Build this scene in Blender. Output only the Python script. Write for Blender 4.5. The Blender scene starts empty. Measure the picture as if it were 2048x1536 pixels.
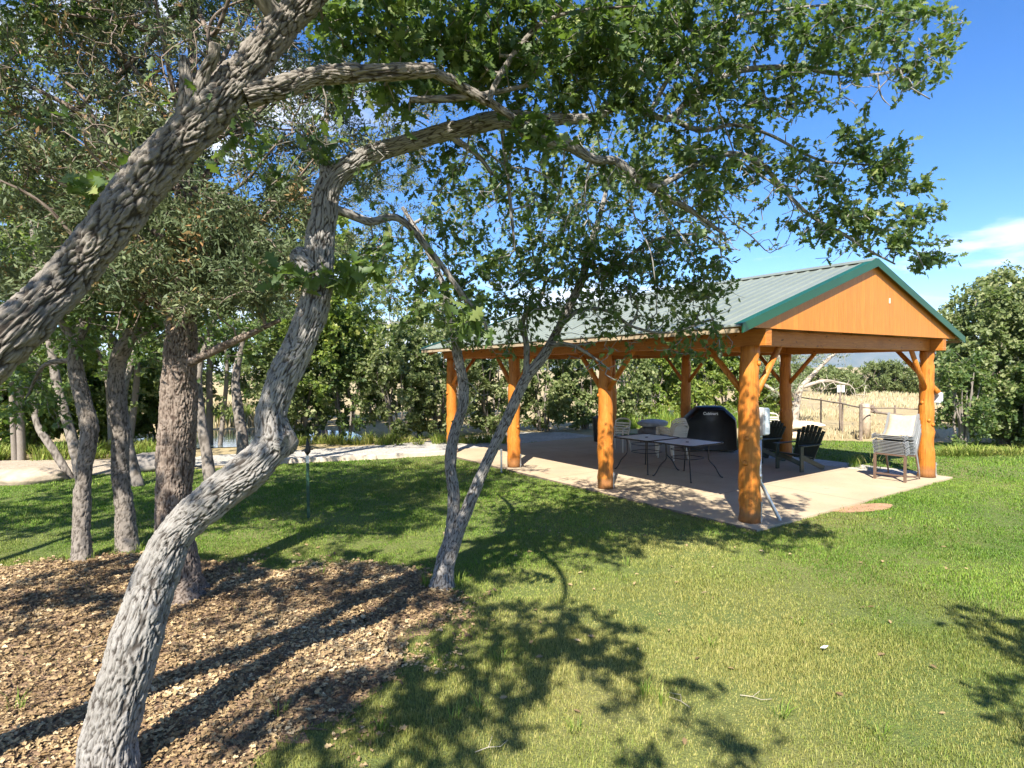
import bpy, math, random
import numpy as np
from mathutils import Matrix, Vector
RNG = np.random.default_rng(7)
random.seed(7)
SC = bpy.context.scene
COL = SC.collection
PI = math.pi
# ------------------------------------------------------------------ camera model
FPX, PITCH, ROLL, CAMH = 1176.9, -0.0244, -0.0080, 2.262
_c, _s, _cr, _sr = math.cos(PITCH), math.sin(PITCH), math.cos(ROLL), math.sin(ROLL)
CR = np.array([_cr, -_s*_sr, _c*_sr]); CU = np.array([-_sr, -_s*_cr, _c*_cr]); CF = np.array([0, _c, _s])
CAM = np.array([0, 0, CAMH])
def ray(px, py): return CF + CR*((px-1024)/FPX) + CU*((768-py)/FPX)
def at(px, py, d): return CAM + ray(px, py)*d
def gnd(px, py, z=0.0):
    r = ray(px, py); t = (z-CAMH)/r[2]
    return CAM + r*t
GZ = -0.03                                             # lawn level, patio slab is at 0
SUN_AZ, SUN_EL = math.radians(13.4), math.radians(45.5)   # light travels towards +y, a little +x
# ------------------------------------------------------------------ helpers
def tag(o, label=None, cat=None, group=None, kind=None):
    if label: o['label'] = label
    if cat: o['category'] = cat
    if group: o['group'] = group
    if kind: o['kind'] = kind
    return o
def emp(name, loc=(0, 0, 0), rz=0.0):
    o = bpy.data.objects.new(name, None); COL.objects.link(o)
    o.location = loc; o.rotation_euler = (0, 0, rz); o.empty_display_size = 0.2
    return o
def npmesh(name, V, polys, mat=None, parent=None, attrs=None, smooth=True, kind=None):
    """V (n,3); polys = list of int arrays (m,k)"""
    V = np.asarray(V, np.float32)
    me = bpy.data.meshes.new(name)
    polys = [np.asarray(p, np.int32) for p in polys if len(p)]
    nl = sum(p.size for p in polys); nf = sum(len(p) for p in polys)
    me.vertices.add(len(V)); me.vertices.foreach_set('co', V.ravel())
    me.loops.add(nl); me.polygons.add(nf)
    li = np.concatenate([p.ravel() for p in polys])
    lt = np.concatenate([np.full(len(p), p.shape[1], np.int32) for p in polys])
    ls = np.concatenate([[0], np.cumsum(lt)[:-1]]).astype(np.int32)
    me.loops.foreach_set('vertex_index', li)
    me.polygons.foreach_set('loop_start', ls); me.polygons.foreach_set('loop_total', lt)
    me.polygons.foreach_set('use_smooth', np.full(nf, bool(smooth)))
    for k, a in (attrs or {}).items():
        a = np.asarray(a, np.float32)
        if a.ndim == 1:
            at_ = me.attributes.new(k, 'FLOAT', 'POINT'); at_.data.foreach_set('value', a)
        else:
            at_ = me.attributes.new(k, 'FLOAT_VECTOR', 'POINT'); at_.data.foreach_set('vector', a.ravel())
    me.update(calc_edges=True); me.validate()
    o = bpy.data.objects.new(name, me); COL.objects.link(o)
    if mat: me.materials.append(mat)
    if parent: o.parent = parent
    if kind: o['kind'] = kind
    return o
class MB:
    def __init__(s): s.v = []; s.f = []
    def add(s, V, F):
        b = len(s.v); s.v += [tuple(map(float, p)) for p in V]; s.f += [tuple(i+b for i in q) for q in F]; return s
    def box(s, c, size, M=None):
        c = np.array(c, float); h = np.array(size, float)/2
        P = np.array([[x, y, z] for x in (-1, 1) for y in (-1, 1) for z in (-1, 1)])*h
        if M is not None: P = P @ np.array(M).T
        return s.add(P+c, [(0, 1, 3, 2), (4, 6, 7, 5), (0, 4, 5, 1), (2, 3, 7, 6), (0, 2, 6, 4), (1, 5, 7, 3)])
    def bar(s, a, b, w, h, up=(0, 0, 1)):
        a = np.array(a, float); b = np.array(b, float); x = b-a; L = np.linalg.norm(x); x /= L
        y = np.cross(up, x); y /= np.linalg.norm(y); z = np.cross(x, y)
        return s.box((a+b)/2, (L, w, h), np.stack([x, y, z], 1))
    def tube(s, path, r, n=8, closed=False, cap=True, noise=0.0):
        P = np.array(path, float); m = len(P)
        r = np.full(m, r) if np.isscalar(r) else np.array(r, float)
        T = frames(P, closed)
        ring = []
        for i in range(m):
            a = np.arange(n)*2*PI/n
            rr = r[i]*(1+noise*RNG.normal(size=n)) if noise else r[i]
            ring.append(P[i]+np.outer(np.cos(a)*rr, T[1][i])+np.outer(np.sin(a)*rr, T[2][i]))
        V = np.concatenate(ring); F = []
        for i in range(m if closed else m-1):
            j = (i+1) % m
            for k in range(n):
                F.append((i*n+k, i*n+(k+1) % n, j*n+(k+1) % n, j*n+k))
        if cap and not closed:
            F.append(tuple(range(n))[::-1]); F.append(tuple((m-1)*n+k for k in range(n)))
        return s.add(V, F)
    def ribbon(s, P, w, h):
        P = np.array(P, float); T = frames(P)[0]; X = np.array([1.0, 0, 0]); b = []
        h = np.full(len(P), h) if np.isscalar(h) else np.array(h); w = np.full(len(P), w) if np.isscalar(w) else np.array(w)
        for i in range(len(P)):
            n = np.cross(T[i], X); n /= np.linalg.norm(n)
            b += [P[i]-X*w[i]/2-n*h[i]/2, P[i]+X*w[i]/2-n*h[i]/2, P[i]+X*w[i]/2+n*h[i]/2, P[i]-X*w[i]/2+n*h[i]/2]
        F = [(i*4+k, i*4+(k+1) % 4, i*4+4+(k+1) % 4, i*4+4+k) for i in range(len(P)-1) for k in range(4)]
        m = (len(P)-1)*4
        return s.add(b, F+[(3, 2, 1, 0), (m, m+1, m+2, m+3)])
    def prism(s, poly, z0, z1):
        n = len(poly); V = [(x, y, z0) for x, y in poly]+[(x, y, z1) for x, y in poly]
        F = [tuple(range(n))[::-1], tuple(range(n, 2*n))]+[(i, (i+1) % n, n+(i+1) % n, n+i) for i in range(n)]
        return s.add(V, F)
    def slab(s, poly3, off):
        """closed thin solid from a 3d polygon and an offset vector"""
        P = np.array(poly3, float); n = len(P); V = np.concatenate([P, P+np.array(off)])
        F = [tuple(range(n))[::-1], tuple(range(n, 2*n))]+[(i, (i+1) % n, n+(i+1) % n, n+i) for i in range(n)]
        return s.add(V, F)
    def build(s, name, mat, parent=None, smooth=False, bevel=0.0, kind=None, world=False):
        V = np.array(s.v)
        if world and parent is not None: V = V-np.array(parent.location)
        me = bpy.data.meshes.new(name); me.from_pydata(V.tolist(), [], s.f); me.update(); me.validate()
        if smooth: me.polygons.foreach_set('use_smooth', np.ones(len(me.polygons), bool))
        o = bpy.data.objects.new(name, me); COL.objects.link(o)
        if mat: me.materials.append(mat)
        if parent: o.parent = parent
        if kind: o['kind'] = kind
        if bevel:
            m = o.modifiers.new('b', 'BEVEL'); m.width = bevel; m.segments = 2; m.limit_method = 'ANGLE'; m.angle_limit = 0.6
        return o
def frames(P, closed=False):
    m = len(P); T = np.empty_like(P)
    T[1:-1] = P[2:]-P[:-2]; T[0] = P[1]-P[0]; T[-1] = P[-1]-P[-2]
    if closed: T[0] = P[1]-P[-1]; T[-1] = P[0]-P[-2]
    T /= np.linalg.norm(T, axis=1, keepdims=True)+1e-9
    N = np.empty_like(P); a = np.array([0.13, 0.31, 0.94]) if abs(T[0][2]) < 0.9 else np.array([1.0, 0.1, 0])
    n = np.cross(T[0], a); n /= np.linalg.norm(n); N[0] = n
    for i in range(1, m):
        n = n-T[i]*np.dot(n, T[i]); n /= np.linalg.norm(n)+1e-9; N[i] = n
    return T, N, np.cross(T, N)
def spline(P, R, step):
    """Catmull-Rom resample of control points and radii"""
    P = np.array(P, float); R = np.array(R, float); Q = np.c_[P, R]
    E = np.vstack([2*Q[0]-Q[1], Q, 2*Q[-1]-Q[-2]]); out = []
    for i in range(1, len(E)-2):
        p0, p1, p2, p3 = E[i-1], E[i], E[i+1], E[i+2]
        n = max(2, int(np.linalg.norm(p2[:3]-p1[:3])/step))
        for t in np.arange(n)/n:
            out.append(0.5*((2*p1)+(-p0+p2)*t+(2*p0-5*p1+4*p2-p3)*t*t+(-p0+3*p1-3*p2+p3)*t**3))
    out.append(E[-2]); out = np.array(out)
    return out[:, :3], np.maximum(out[:, 3], 0.002)
def _hash(i, j, k, s=0):
    h = (i.astype(np.int64)*374761393+j.astype(np.int64)*668265263+k.astype(np.int64)*2147483647+s*974711) & 0xffffffff
    h = ((h ^ (h >> 13))*1274126177) & 0xffffffff
    h = ((h ^ (h >> 16))*2246822519) & 0xffffffff
    return ((h ^ (h >> 15)) & 0xffffff)/float(0xffffff)
def vnoise(P, s=0):
    P = np.asarray(P, float); I = np.floor(P).astype(np.int64); f = P-I; f = f*f*(3-2*f)
    r = 0
    for a in (0, 1):
        for b in (0, 1):
            for c in (0, 1):
                w = (f[:, 0] if a else 1-f[:, 0])*(f[:, 1] if b else 1-f[:, 1])*(f[:, 2] if c else 1-f[:, 2])
                r = r+w*_hash(I[:, 0]+a, I[:, 1]+b, I[:, 2]+c, s)
    return r*2-1
def worley(P, s=0):
    P = np.asarray(P, float); I = np.floor(P).astype(np.int64); n = len(P)
    f1 = np.full(n, 9.0); f2 = np.full(n, 9.0); idv = np.zeros(n)
    for a in (-1, 0, 1):
        for b in (-1, 0, 1):
            for c in (-1, 0, 1):
                J = I+np.array([a, b, c])
                q = np.stack([_hash(J[:, 0], J[:, 1], J[:, 2], s+k) for k in (1, 2, 3)], 1)
                d = np.linalg.norm(J+q-P, axis=1)
                new = d < f1
                f2 = np.where(new, f1, np.minimum(f2, d)); idv = np.where(new, q[:, 0], idv); f1 = np.where(new, d, f1)
    return f1, f2, idv
def inpoly(x, y, poly):
    x = np.asarray(x); y = np.asarray(y); r = np.zeros(x.shape, bool); n = len(poly)
    for i in range(n):
        x1, y1 = poly[i]; x2, y2 = poly[(i+1) % n]
        c = ((y1 > y) != (y2 > y)) & (x < (x2-x1)*(y-y1)/((y2-y1) if y2 != y1 else 1e-9)+x1)
        r ^= c
    return r
# ------------------------------------------------------------------ materials
def mat(name):
    m = bpy.data.materials.new(name); m.use_nodes = True
    nt = m.node_tree; nt.nodes.clear()
    out = nt.nodes.new('ShaderNodeOutputMaterial'); b = nt.nodes.new('ShaderNodeBsdfPrincipled')
    nt.links.new(b.outputs[0], out.inputs[0])
    return m, nt, b, out
def N(nt, t, ins=None, **kw):
    n = nt.nodes.new(t)
    for k, v in kw.items(): setattr(n, k, v)
    for k, v in (ins or {}).items():
        if isinstance(v, bpy.types.NodeSocket): nt.links.new(v, n.inputs[k])
        else: n.inputs[k].default_value = v
    return n
def ramp(nt, fac, stops):
    n = nt.nodes.new('ShaderNodeValToRGB'); e = n.color_ramp.elements
    while len(e) < len(stops): e.new(0.5)
    for q, (p, c) in zip(e, stops):
        q.position = p; q.color = (*c, 1) if len(c) == 3 else c
    nt.links.new(fac, n.inputs[0]); return n.outputs[0]
def mixc(nt, fac, a, b, mode='MIX'):
    n = nt.nodes.new('ShaderNodeMix'); n.data_type = 'RGBA'; n.blend_type = mode
    for s_, v in ((n.inputs[0], fac), (n.inputs[6], a), (n.inputs[7], b)):
        if isinstance(v, bpy.types.NodeSocket): nt.links.new(v, s_)
        elif isinstance(v, (int, float)): s_.default_value = v
        else: s_.default_value = (*v, 1)
    return n.outputs[2]
def coords(nt, kind='Object', scale=(1, 1, 1)):
    t = nt.nodes.new('ShaderNodeTexCoord'); m = N(nt, 'ShaderNodeMapping', {'Vector': t.outputs[kind], 'Scale': scale}); return m.outputs[0]
def wpos(nt, scale=(1, 1, 1)):
    g = nt.nodes.new('ShaderNodeNewGeometry'); return N(nt, 'ShaderNodeMapping', {'Vector': g.outputs['Position'], 'Scale': scale}).outputs[0]
def noise(nt, vec, scale, detail=4, rough=0.55):
    return N(nt, 'ShaderNodeTexNoise', {'Vector': vec, 'Scale': scale, 'Detail': detail, 'Roughness': rough}).outputs['Fac']
def bump(nt, b, h, strength=0.5, dist=0.01):
    n = N(nt, 'ShaderNodeBump', {'Height': h, 'Strength': strength, 'Distance': dist}); nt.links.new(n.outputs[0], b.inputs['Normal'])
def attr(nt, name, out='Fac'):
    n = nt.nodes.new('ShaderNodeAttribute'); n.attribute_name = name; return n.outputs[out]
def m_simple(name, col, rough=0.5, metal=0.0, var=0.0, scale=8.0, bmp=0.0):
    m, nt, b, o = mat(name)
    b.inputs['Roughness'].default_value = rough; b.inputs['Metallic'].default_value = metal
    v = coords(nt); f = noise(nt, v, scale, 5)
    lo = tuple(max(0, c*(1-var)) for c in col); hi = tuple(min(1, c*(1+var)) for c in col)
    c = ramp(nt, f, [(0.3, lo), (0.7, hi)]); nt.links.new(c, b.inputs['Base Color'])
    if bmp: bump(nt, b, noise(nt, v, scale*6, 3), bmp, 0.01)
    return m
def m_leaf(name, stops, trans=(0.25, 0.4, 0.04), tf=0.35, rough=0.45, spec=0.4):
    m, nt, b, out = mat(name)
    r = attr(nt, 'rnd'); c = ramp(nt, r, stops)
    nt.links.new(c, b.inputs['Base Color']); b.inputs['Roughness'].default_value = rough
    b.inputs['Specular IOR Level'].default_value = spec
    t = N(nt, 'ShaderNodeBsdfTranslucent'); tc = mixc(nt, 0.6, c, trans); nt.links.new(tc, t.inputs[0])
    mx = N(nt, 'ShaderNodeMixShader', {0: tf, 1: b.outputs[0], 2: t.outputs[0]})
    nt.links.new(mx.outputs[0], out.inputs[0])
    return m
def m_bark(name, plate, fis, warm=None, scale=1.0, depth=0.8, furrow=0.012):
    m, nt, b, out = mat(name)
    bk = attr(nt, 'bk', 'Vector')
    mp = N(nt, 'ShaderNodeMapping', {'Vector': bk, 'Scale': (40*scale, 40*scale, 6.5*scale)}).outputs[0]
    dn = N(nt, 'ShaderNodeTexNoise', {'Vector': mp, 'Scale': 0.8, 'Detail': 3})
    dv = N(nt, 'ShaderNodeVectorMath', {0: dn.outputs['Color'], 1: (0.5, 0.5, 0.5)}, operation='SUBTRACT')
    dv2 = N(nt, 'ShaderNodeVectorMath', {0: dv.outputs[0], 'Scale': 2.6}, operation='SCALE')
    vv = N(nt, 'ShaderNodeVectorMath', {0: mp, 1: dv2.outputs[0]}, operation='ADD')
    e = ramp(nt, attr(nt, 'fis'), [(0.0, (0, 0, 0)), (0.75, (1, 1, 1))])
    fine = noise(nt, mp, 2.2, 7, 0.75)
    big = noise(nt, bk, 5.0, 5)
    pc = mixc(nt, ramp(nt, big, [(0.35, (0, 0, 0)), (0.65, (1, 1, 1))]), plate, warm or tuple(x*0.72 for x in plate))
    pc = mixc(nt, 0.5, pc, ramp(nt, fine, [(0.3, tuple(x*0.4 for x in plate)), (0.55, plate), (0.8, tuple(min(1, x*1.5) for x in plate))]))
    c = mixc(nt, e, fis, pc); nt.links.new(c, b.inputs['Base Color'])
    b.inputs['Roughness'].default_value = 0.92; b.inputs['Specular IOR Level'].default_value = 0.12
    bump(nt, b, fine, depth, furrow)
    return m
M = {}
M['oak_bark'] = m_bark('oak_bark', (0.31, 0.295, 0.275), (0.055, 0.047, 0.04), (0.21, 0.195, 0.175))
M['oak_bark_brown'] = m_bark('oak_bark_brown', (0.27, 0.245, 0.215), (0.05, 0.042, 0.035), (0.17, 0.15, 0.125))
M['oak_bark_dark'] = m_bark('oak_bark_dark', (0.26, 0.23, 0.2), (0.07, 0.06, 0.05), (0.2, 0.17, 0.14))
M['juniper_bark'] = m_bark('juniper_bark', (0.25, 0.205, 0.17), (0.065, 0.045, 0.035), (0.19, 0.145, 0.115), 0.9)
M['pale_bark'] = m_bark('pale_bark', (0.45, 0.4, 0.33), (0.2, 0.16, 0.12), (0.38, 0.33, 0.27))
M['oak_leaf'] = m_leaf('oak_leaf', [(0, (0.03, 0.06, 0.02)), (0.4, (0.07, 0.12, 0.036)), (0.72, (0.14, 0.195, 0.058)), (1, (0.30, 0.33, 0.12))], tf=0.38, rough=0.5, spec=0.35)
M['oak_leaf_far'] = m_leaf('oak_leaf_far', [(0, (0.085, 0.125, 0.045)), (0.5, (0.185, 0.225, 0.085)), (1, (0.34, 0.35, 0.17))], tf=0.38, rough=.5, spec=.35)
M['yellow_leaf'] = m_leaf('yellow_leaf', [(0, (0.10, 0.16, 0.03)), (0.6, (0.19, 0.25, 0.045)), (1, (0.32, 0.33, 0.08))], tf=0.4)
M['juniper_leaf'] = m_leaf('juniper_leaf', [(0, (0.06, 0.095, 0.04)), (0.5, (0.12, 0.155, 0.07)), (0.84, (0.19, 0.22, 0.10)), (0.91, (0.27, 0.22, 0.09)), (1, (0.30, 0.17, 0.07))], (0.2, 0.25, 0.1), 0.22, 0.6)
M['juniper_far'] = m_leaf('juniper_far', [(0, (0.09, 0.125, 0.04)), (0.6, (0.17, 0.21, 0.075)), (1, (0.26, 0.28, 0.11))], tf=0.2, rough=.6)
M['olive_leaf'] = m_leaf('olive_leaf', [(0, (0.13, 0.17, 0.09)), (0.6, (0.2, 0.24, 0.14)), (1, (0.3, 0.32, 0.2))], tf=0.25)
# ------------------------------------------------------------------ vegetation kit
def leaf_template(kind):
    if kind == 'oak':
        h = [(0, 0.0), (0.14, 0.06), (0.26, 0.22), (0.34, 0.10), (0.48, 0.33), (0.58, 0.13), (0.74, 0.30), (0.82, 0.12), (1.0, 0.05)]
    elif kind == 'oak_far':
        h = [(0, 0.0), (0.3, 0.26), (0.42, 0.12), (0.7, 0.36), (1.0, 0.06)]
    else:
        h = [(0, 0.0), (0.45, 0.17), (1.0, 0.0)]
    V = []; Q = []; T = []
    n = len(h)
    for t, w in h: V.append((t, 0, -0.10*t*t))
    for sg in (1, -1):
        b = len(V)
        for t, w in h: V.append((t+0.03*w, sg*w, 0.30*w-0.10*t*t))
        for i in range(n-1):
            q = (i, i+1, b+i+1, b+i)
            q = q if sg < 0 else q[::-1]
            if h[i][1] == 0: T.append((q[0], q[1], q[2]) if sg < 0 else (q[1], q[2], q[3]) )
            else: Q.append(q)
    if kind not in ('oak', 'oak_far'):
        return np.array([(0, 0, 0), (0.4, 0.16, 0.03), (1, 0, -0.05), (0.4, -0.16, 0.03)]), [np.array([(0, 3, 2, 1)])]
    # clean: rebuild the first segment as triangles
    T = []
    for sg, b in ((1, n), (-1, 2*n)):
        T.append((0, b+1, 1) if sg > 0 else (0, 1, b+1))
    V = np.array(V)
    return V, [np.array(Q), np.array(T)]
LEAF = {k: leaf_template(k) for k in ('oak', 'oak_far', 'sliver')}
def norm(a): return a/(np.linalg.norm(a, axis=-1, keepdims=True)+1e-9)
def place(tmpl, P, D, Nn, S, rnd, widen=1.0):
    V, F = tmpl
    D = norm(D); Nn = norm(Nn-D*np.sum(D*Nn, 1, keepdims=True)); B = np.cross(Nn, D)
    n, k = len(P), len(V)
    X = P[:, None]+S[:, None, None]*(V[None, :, 0:1]*D[:, None]+V[None, :, 1:2]*widen*B[:, None]+V[None, :, 2:3]*Nn[:, None])
    off = (np.arange(n)*k)[:, None, None]
    polys = [(f[None]+off).reshape(-1, f.shape[1]) for f in F if len(f)]
    return X.reshape(-1, 3), polys, np.repeat(rnd, k)
def join(parts):
    V = []; P3 = {}; A = []; b = 0
    for v, polys, a in parts:
        V.append(v); A.append(a)
        for p in polys: P3.setdefault(p.shape[1], []).append(p+b)
        b += len(v)
    return np.concatenate(V), [np.concatenate(x) for x in P3.values()], np.concatenate(A)
class Wood:
    """woody surface: tubes with bark coordinates, plus the node list that twigs grow from"""
    def __init__(s):
        s.bs = np.array([46, 46, 8.5]); s.ba = 1.0; s.V = []; s.Q = []; s.K = []; s.F = []; s.nv = 0
        s.P = []; s.par = []; s.R = []; s.fixed = []; s.lock = []
    def tube(s, P, R, n, L0=0.0, rough=0.0, cap=True, seed=0):
        P = np.asarray(P, float); m = len(P); T, A, B = frames(P)
        L = L0+np.concatenate([[0], np.cumsum(np.linalg.norm(np.diff(P, axis=0), axis=1))])
        a = np.arange(n)*2*PI/n; ca, sa = np.cos(a), np.sin(a)
        K = np.stack([np.outer(R, ca), np.outer(R, sa), np.repeat(L[:, None], n, 1)], 2)
        rr = np.repeat(np.asarray(R)[:, None], n, 1); fis = np.ones(m*n)
        if rough > 0:
            k = K.reshape(-1, 3)+seed*3.7
            lump = vnoise(k*np.array([10, 10, 7]), seed)*0.09+vnoise(k*np.array([3.5, 3.5, 2.6]), seed+5)*0.13
            w = k*s.bs*(1.0 if rr.max() > .06 else 1.4); w = w+np.stack([vnoise(w*0.55, 11), vnoise(w*0.55, 12), vnoise(w*0.55, 13)], 1)*1.15
            f1, f2, idv = worley(w, seed)
            w2 = w*2.3+9; g1, g2, _i = worley(w2, seed+9); fis = np.clip((f2-f1-.03+.10*vnoise(k*np.array([90, 90, 45]), 26))/0.17, 0, 1)*np.clip(.55+(g2-g1)/.2, 0, 1); fine = vnoise(k*np.array([110, 110, 40]), 21)
            amp = np.minimum(rr.ravel()*0.12*s.ba, 0.0125*s.ba)*rough
            rr = rr*(1+lump.reshape(m, n)*min(1, rough))+(amp*(fis-1+0.6*(idv-0.5)+0.35*fine+.3*vnoise(k*np.array([45, 45, 22]), 27))).reshape(m, n)
        X = P[:, None]+rr[..., None]*(ca[None, :, None]*A[:, None]+sa[None, :, None]*B[:, None])
        i = np.arange(m-1)[:, None]*n; k0 = np.arange(n)[None]; k1 = (k0+1) % n
        Q = np.stack([i+k0, i+k1, i+n+k1, i+n+k0], 2).reshape(-1, 4)+s.nv
        s.V.append(X.reshape(-1, 3)); s.F.append(fis); s.K.append(K.reshape(-1, 3)); s.Q.append(Q); s.nv += m*n
        if cap:                                      # close the end with a small fan of quads collapsed on a centre vertex
            c = P[-1]+T[-1]*R[-1]*0.35
            s.V.append(c[None]); s.F.append(np.ones(1)*.6); s.K.append(K[-1].mean(0)[None]); b = s.nv-n; cidx = s.nv; s.nv += 1
            kk = np.arange(0, n, 2)
            s.Q.append(np.stack([b+kk, b+(kk+1) % n, b+(kk+2) % n, np.full(len(kk), cidx)], 1))
    def trace(s, ctrl, rad, step=0.03, sides=24, rough=1.0, nodes=True, seed=0, skip=0.0, attach=None):
        """ctrl: world points. Adds the limb and its attachment nodes. Returns the node ids"""
        P, R = spline(ctrl, rad, step)
        s.tube(P, R, sides, rough=rough, seed=seed, L0=seed*1.3)
        st = max(1, int(0.09/step)); ids = []
        prev = -1 if attach is None else attach
        for i in range(0, len(P), st):
            s.P.append(P[i]); s.par.append(prev); s.R.append(R[i]); s.fixed.append(True)
            s.lock.append((not nodes) or i < skip*len(P)); prev = len(s.P)-1; ids.append(prev)
        return ids
    def grow(s, A, tip=0.0025, step=0.10, jit=0.28, expo=2.3, rmax=0.05, sides=(3, 4, 6)):
        """connect every attractor to the nearest wood with bent twigs; returns tips (point, direction, chain)"""
        A = np.asarray(A, float)
        P0 = np.array([p for p, l in zip(s.P, s.lock) if not l])
        d0 = np.min(np.linalg.norm(A[:, None]-P0[None], axis=2), axis=1) if len(A) < 4000 else np.zeros(len(A))
        A = A[np.argsort(d0)]
        cap = len(s.P)+len(A)*60; NP = np.zeros((cap, 3)); n = len(s.P); NP[:n] = s.P
        lock = np.zeros(cap, bool); lock[:n] = s.lock
        par = list(s.par); fixed = list(s.fixed); rad = list(s.R); tips = []
        first = n
        for a in A:
            d = np.linalg.norm(NP[:n]-a, axis=1)+lock[:n]*99
            j = int(np.argmin(d)); D = d[j]
            if D < 0.03: continue
            g = par[j]; dirp = NP[j]-NP[g] if g >= 0 else a-NP[j]
            dirp = dirp/(np.linalg.norm(dirp)+1e-9)
            m = max(1, int(round(D/step))); 
            if m > 55: m = 55
            c1 = NP[j]+dirp*D*0.25+RNG.normal(size=3)*D*jit*0.35; c2 = a+RNG.normal(size=3)*D*jit*0.5+np.array([0, 0, -0.06*D])
            prev = j
            for k in range(1, m+1):
                t = k/m; q = (1-t)**3*NP[j]+3*t*(1-t)**2*c1+3*t*t*(1-t)*c2+t**3*a
                if k < m: q = q+RNG.normal(size=3)*step*0.10
                NP[n] = q; par.append(prev); fixed.append(False); rad.append(0.0); prev = n; n += 1
            tips.append(prev)
        # pipe-model radii
        acc = np.zeros(n); R = np.array(rad[:n], float); kids = [[] for _ in range(n)]
        for i in range(n-1, -1, -1):
            if not fixed[i]:
                R[i] = max(tip, acc[i]**(1/expo)) if acc[i] > 0 else tip
                R[i] = min(R[i]*1.0, rmax)
            if par[i] >= 0:
                if not (fixed[i]): acc[par[i]] += R[i]**expo
                kids[par[i]].append(i)
        for i in range(first, n):
            p = par[i]
            if p >= 0 and R[i] > R[p]*0.9: R[i] = R[p]*0.9
        # chains
        used = np.zeros(n, bool)
        for i in range(first, n):
            if used[i]: continue
            ch = [i]; used[i] = True; c = i
            while True:
                ks = [k for k in kids[c] if not fixed[k] and not used[k]]
                if not ks: break
                c = max(ks, key=lambda k: R[k]); used[c] = True; ch.append(c)
            p = par[i]
            pts = [NP[p]]+[NP[k] for k in ch]; rr = [min(R[ch[0]]*1.15, R[p])]+[R[k] for k in ch]
            r0 = rr[0]; ns = sides[0] if r0 < 0.004 else sides[1] if r0 < 0.012 else sides[2]
            s.tube(np.array(pts), np.array(rr), ns, L0=RNG.random()*5, cap=False)
        out = []
        for t in tips:
            c = [NP[t]]; q = t
            for _ in range(4):
                q = par[q]
                if q < 0 or fixed[q]: break
                c.append(NP[q])
            out.append(np.array(c))
        return out
    def build(s, name, m, parent):
        V = np.concatenate(s.V)-np.array(parent.location)
        return npmesh(name, V, [np.concatenate(s.Q)], m, parent, {'bk': np.concatenate(s.K), 'fis': np.concatenate(s.F)})
def blob_px(cx, cy, rx, ry, d0, d1, n):
    out = []
    while len(out) < n:
        u = RNG.uniform(-1, 1, 2)
        if u[0]**2+u[1]**2 > 1: continue
        out.append(at(cx+u[0]*rx, cy+u[1]*ry, RNG.uniform(d0, d1)))
    return np.array(out)
def blob(c, r, n, shell=0.0):
    u = norm(RNG.normal(size=(n, 3))); q = RNG.uniform(shell, 1, (n, 1))**(1/3)
    return np.array(c)+u*q*np.array(r)
def oak_leaves(tips, per, size, kind='oak', spread=0.05, prob=1.0, bias=None):
    P = []; D = []
    for c in tips:
        if RNG.random() > prob: continue
        if len(c) < 2: continue
        k = max(1, int(per*RNG.uniform(0.5, 1.5)))
        t = RNG.random(k)**1.6*(len(c)-1); i = np.minimum(t.astype(int), len(c)-2); f = (t-i)[:, None]
        p = c[i]*(1-f)+c[i+1]*f; d = norm(c[i]-c[i+1])
        P.append(p+RNG.normal(size=(k, 3))*spread*0.4); D.append(d*0.7+RNG.normal(size=(k, 3))*0.75)
    if not P: return []
    P = np.concatenate(P); D = norm(np.concatenate(D)); D[:, 2] -= 0.15
    Nn = RNG.normal(size=P.shape)*0.75+np.array([-0.1, -0.35, 0.75])
    S = size*RNG.uniform(0.6, 1.25, len(P))
    rnd = np.clip(RNG.normal(0.45, 0.22, len(P))+0.25*vnoise(P*1.7, 3), 0, 1)
    return [place(LEAF[kind], P, D, Nn, S, rnd, RNG.uniform(0.9, 1.15))]
def juniper_leaves(tips, per, size, spread=0.07, brown=0.05):
    P = []; D = []; Rn = []
    for c in tips:
        if len(c) < 2: continue
        k = max(2, int(per*RNG.uniform(0.6, 1.4)))
        t = RNG.random(k)**1.3*(len(c)-1); i = np.minimum(t.astype(int), len(c)-2); f = (t-i)[:, None]
        p = c[i]*(1-f)+c[i+1]*f; d = norm(c[i]-c[i+1])
        P.append(p+RNG.normal(size=(k, 3))*spread*0.45); D.append(d*0.8+RNG.normal(size=(k, 3))*0.55+np.array([0, 0, 0.1]))
        base = RNG.uniform(0.9, 1.0) if RNG.random() < brown else np.clip(RNG.normal(0.42, 0.2), 0, 0.85)
        Rn.append(np.clip(base+RNG.normal(size=k)*0.08, 0, 1))
    P = np.concatenate(P); D = np.concatenate(D); Nn = RNG.normal(size=P.shape)
    S = size*RNG.uniform(0.5, 1.4, len(P))
    return [place(LEAF['sliver'], P, D, Nn, S, np.concatenate(Rn), 0.9)]
def crown(parts, m, parent, name='crown'):
    V, F, A = join(parts)
    return npmesh(name, V-np.array(parent.location), F, m, parent, {'rnd': A}, smooth=True)
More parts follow.
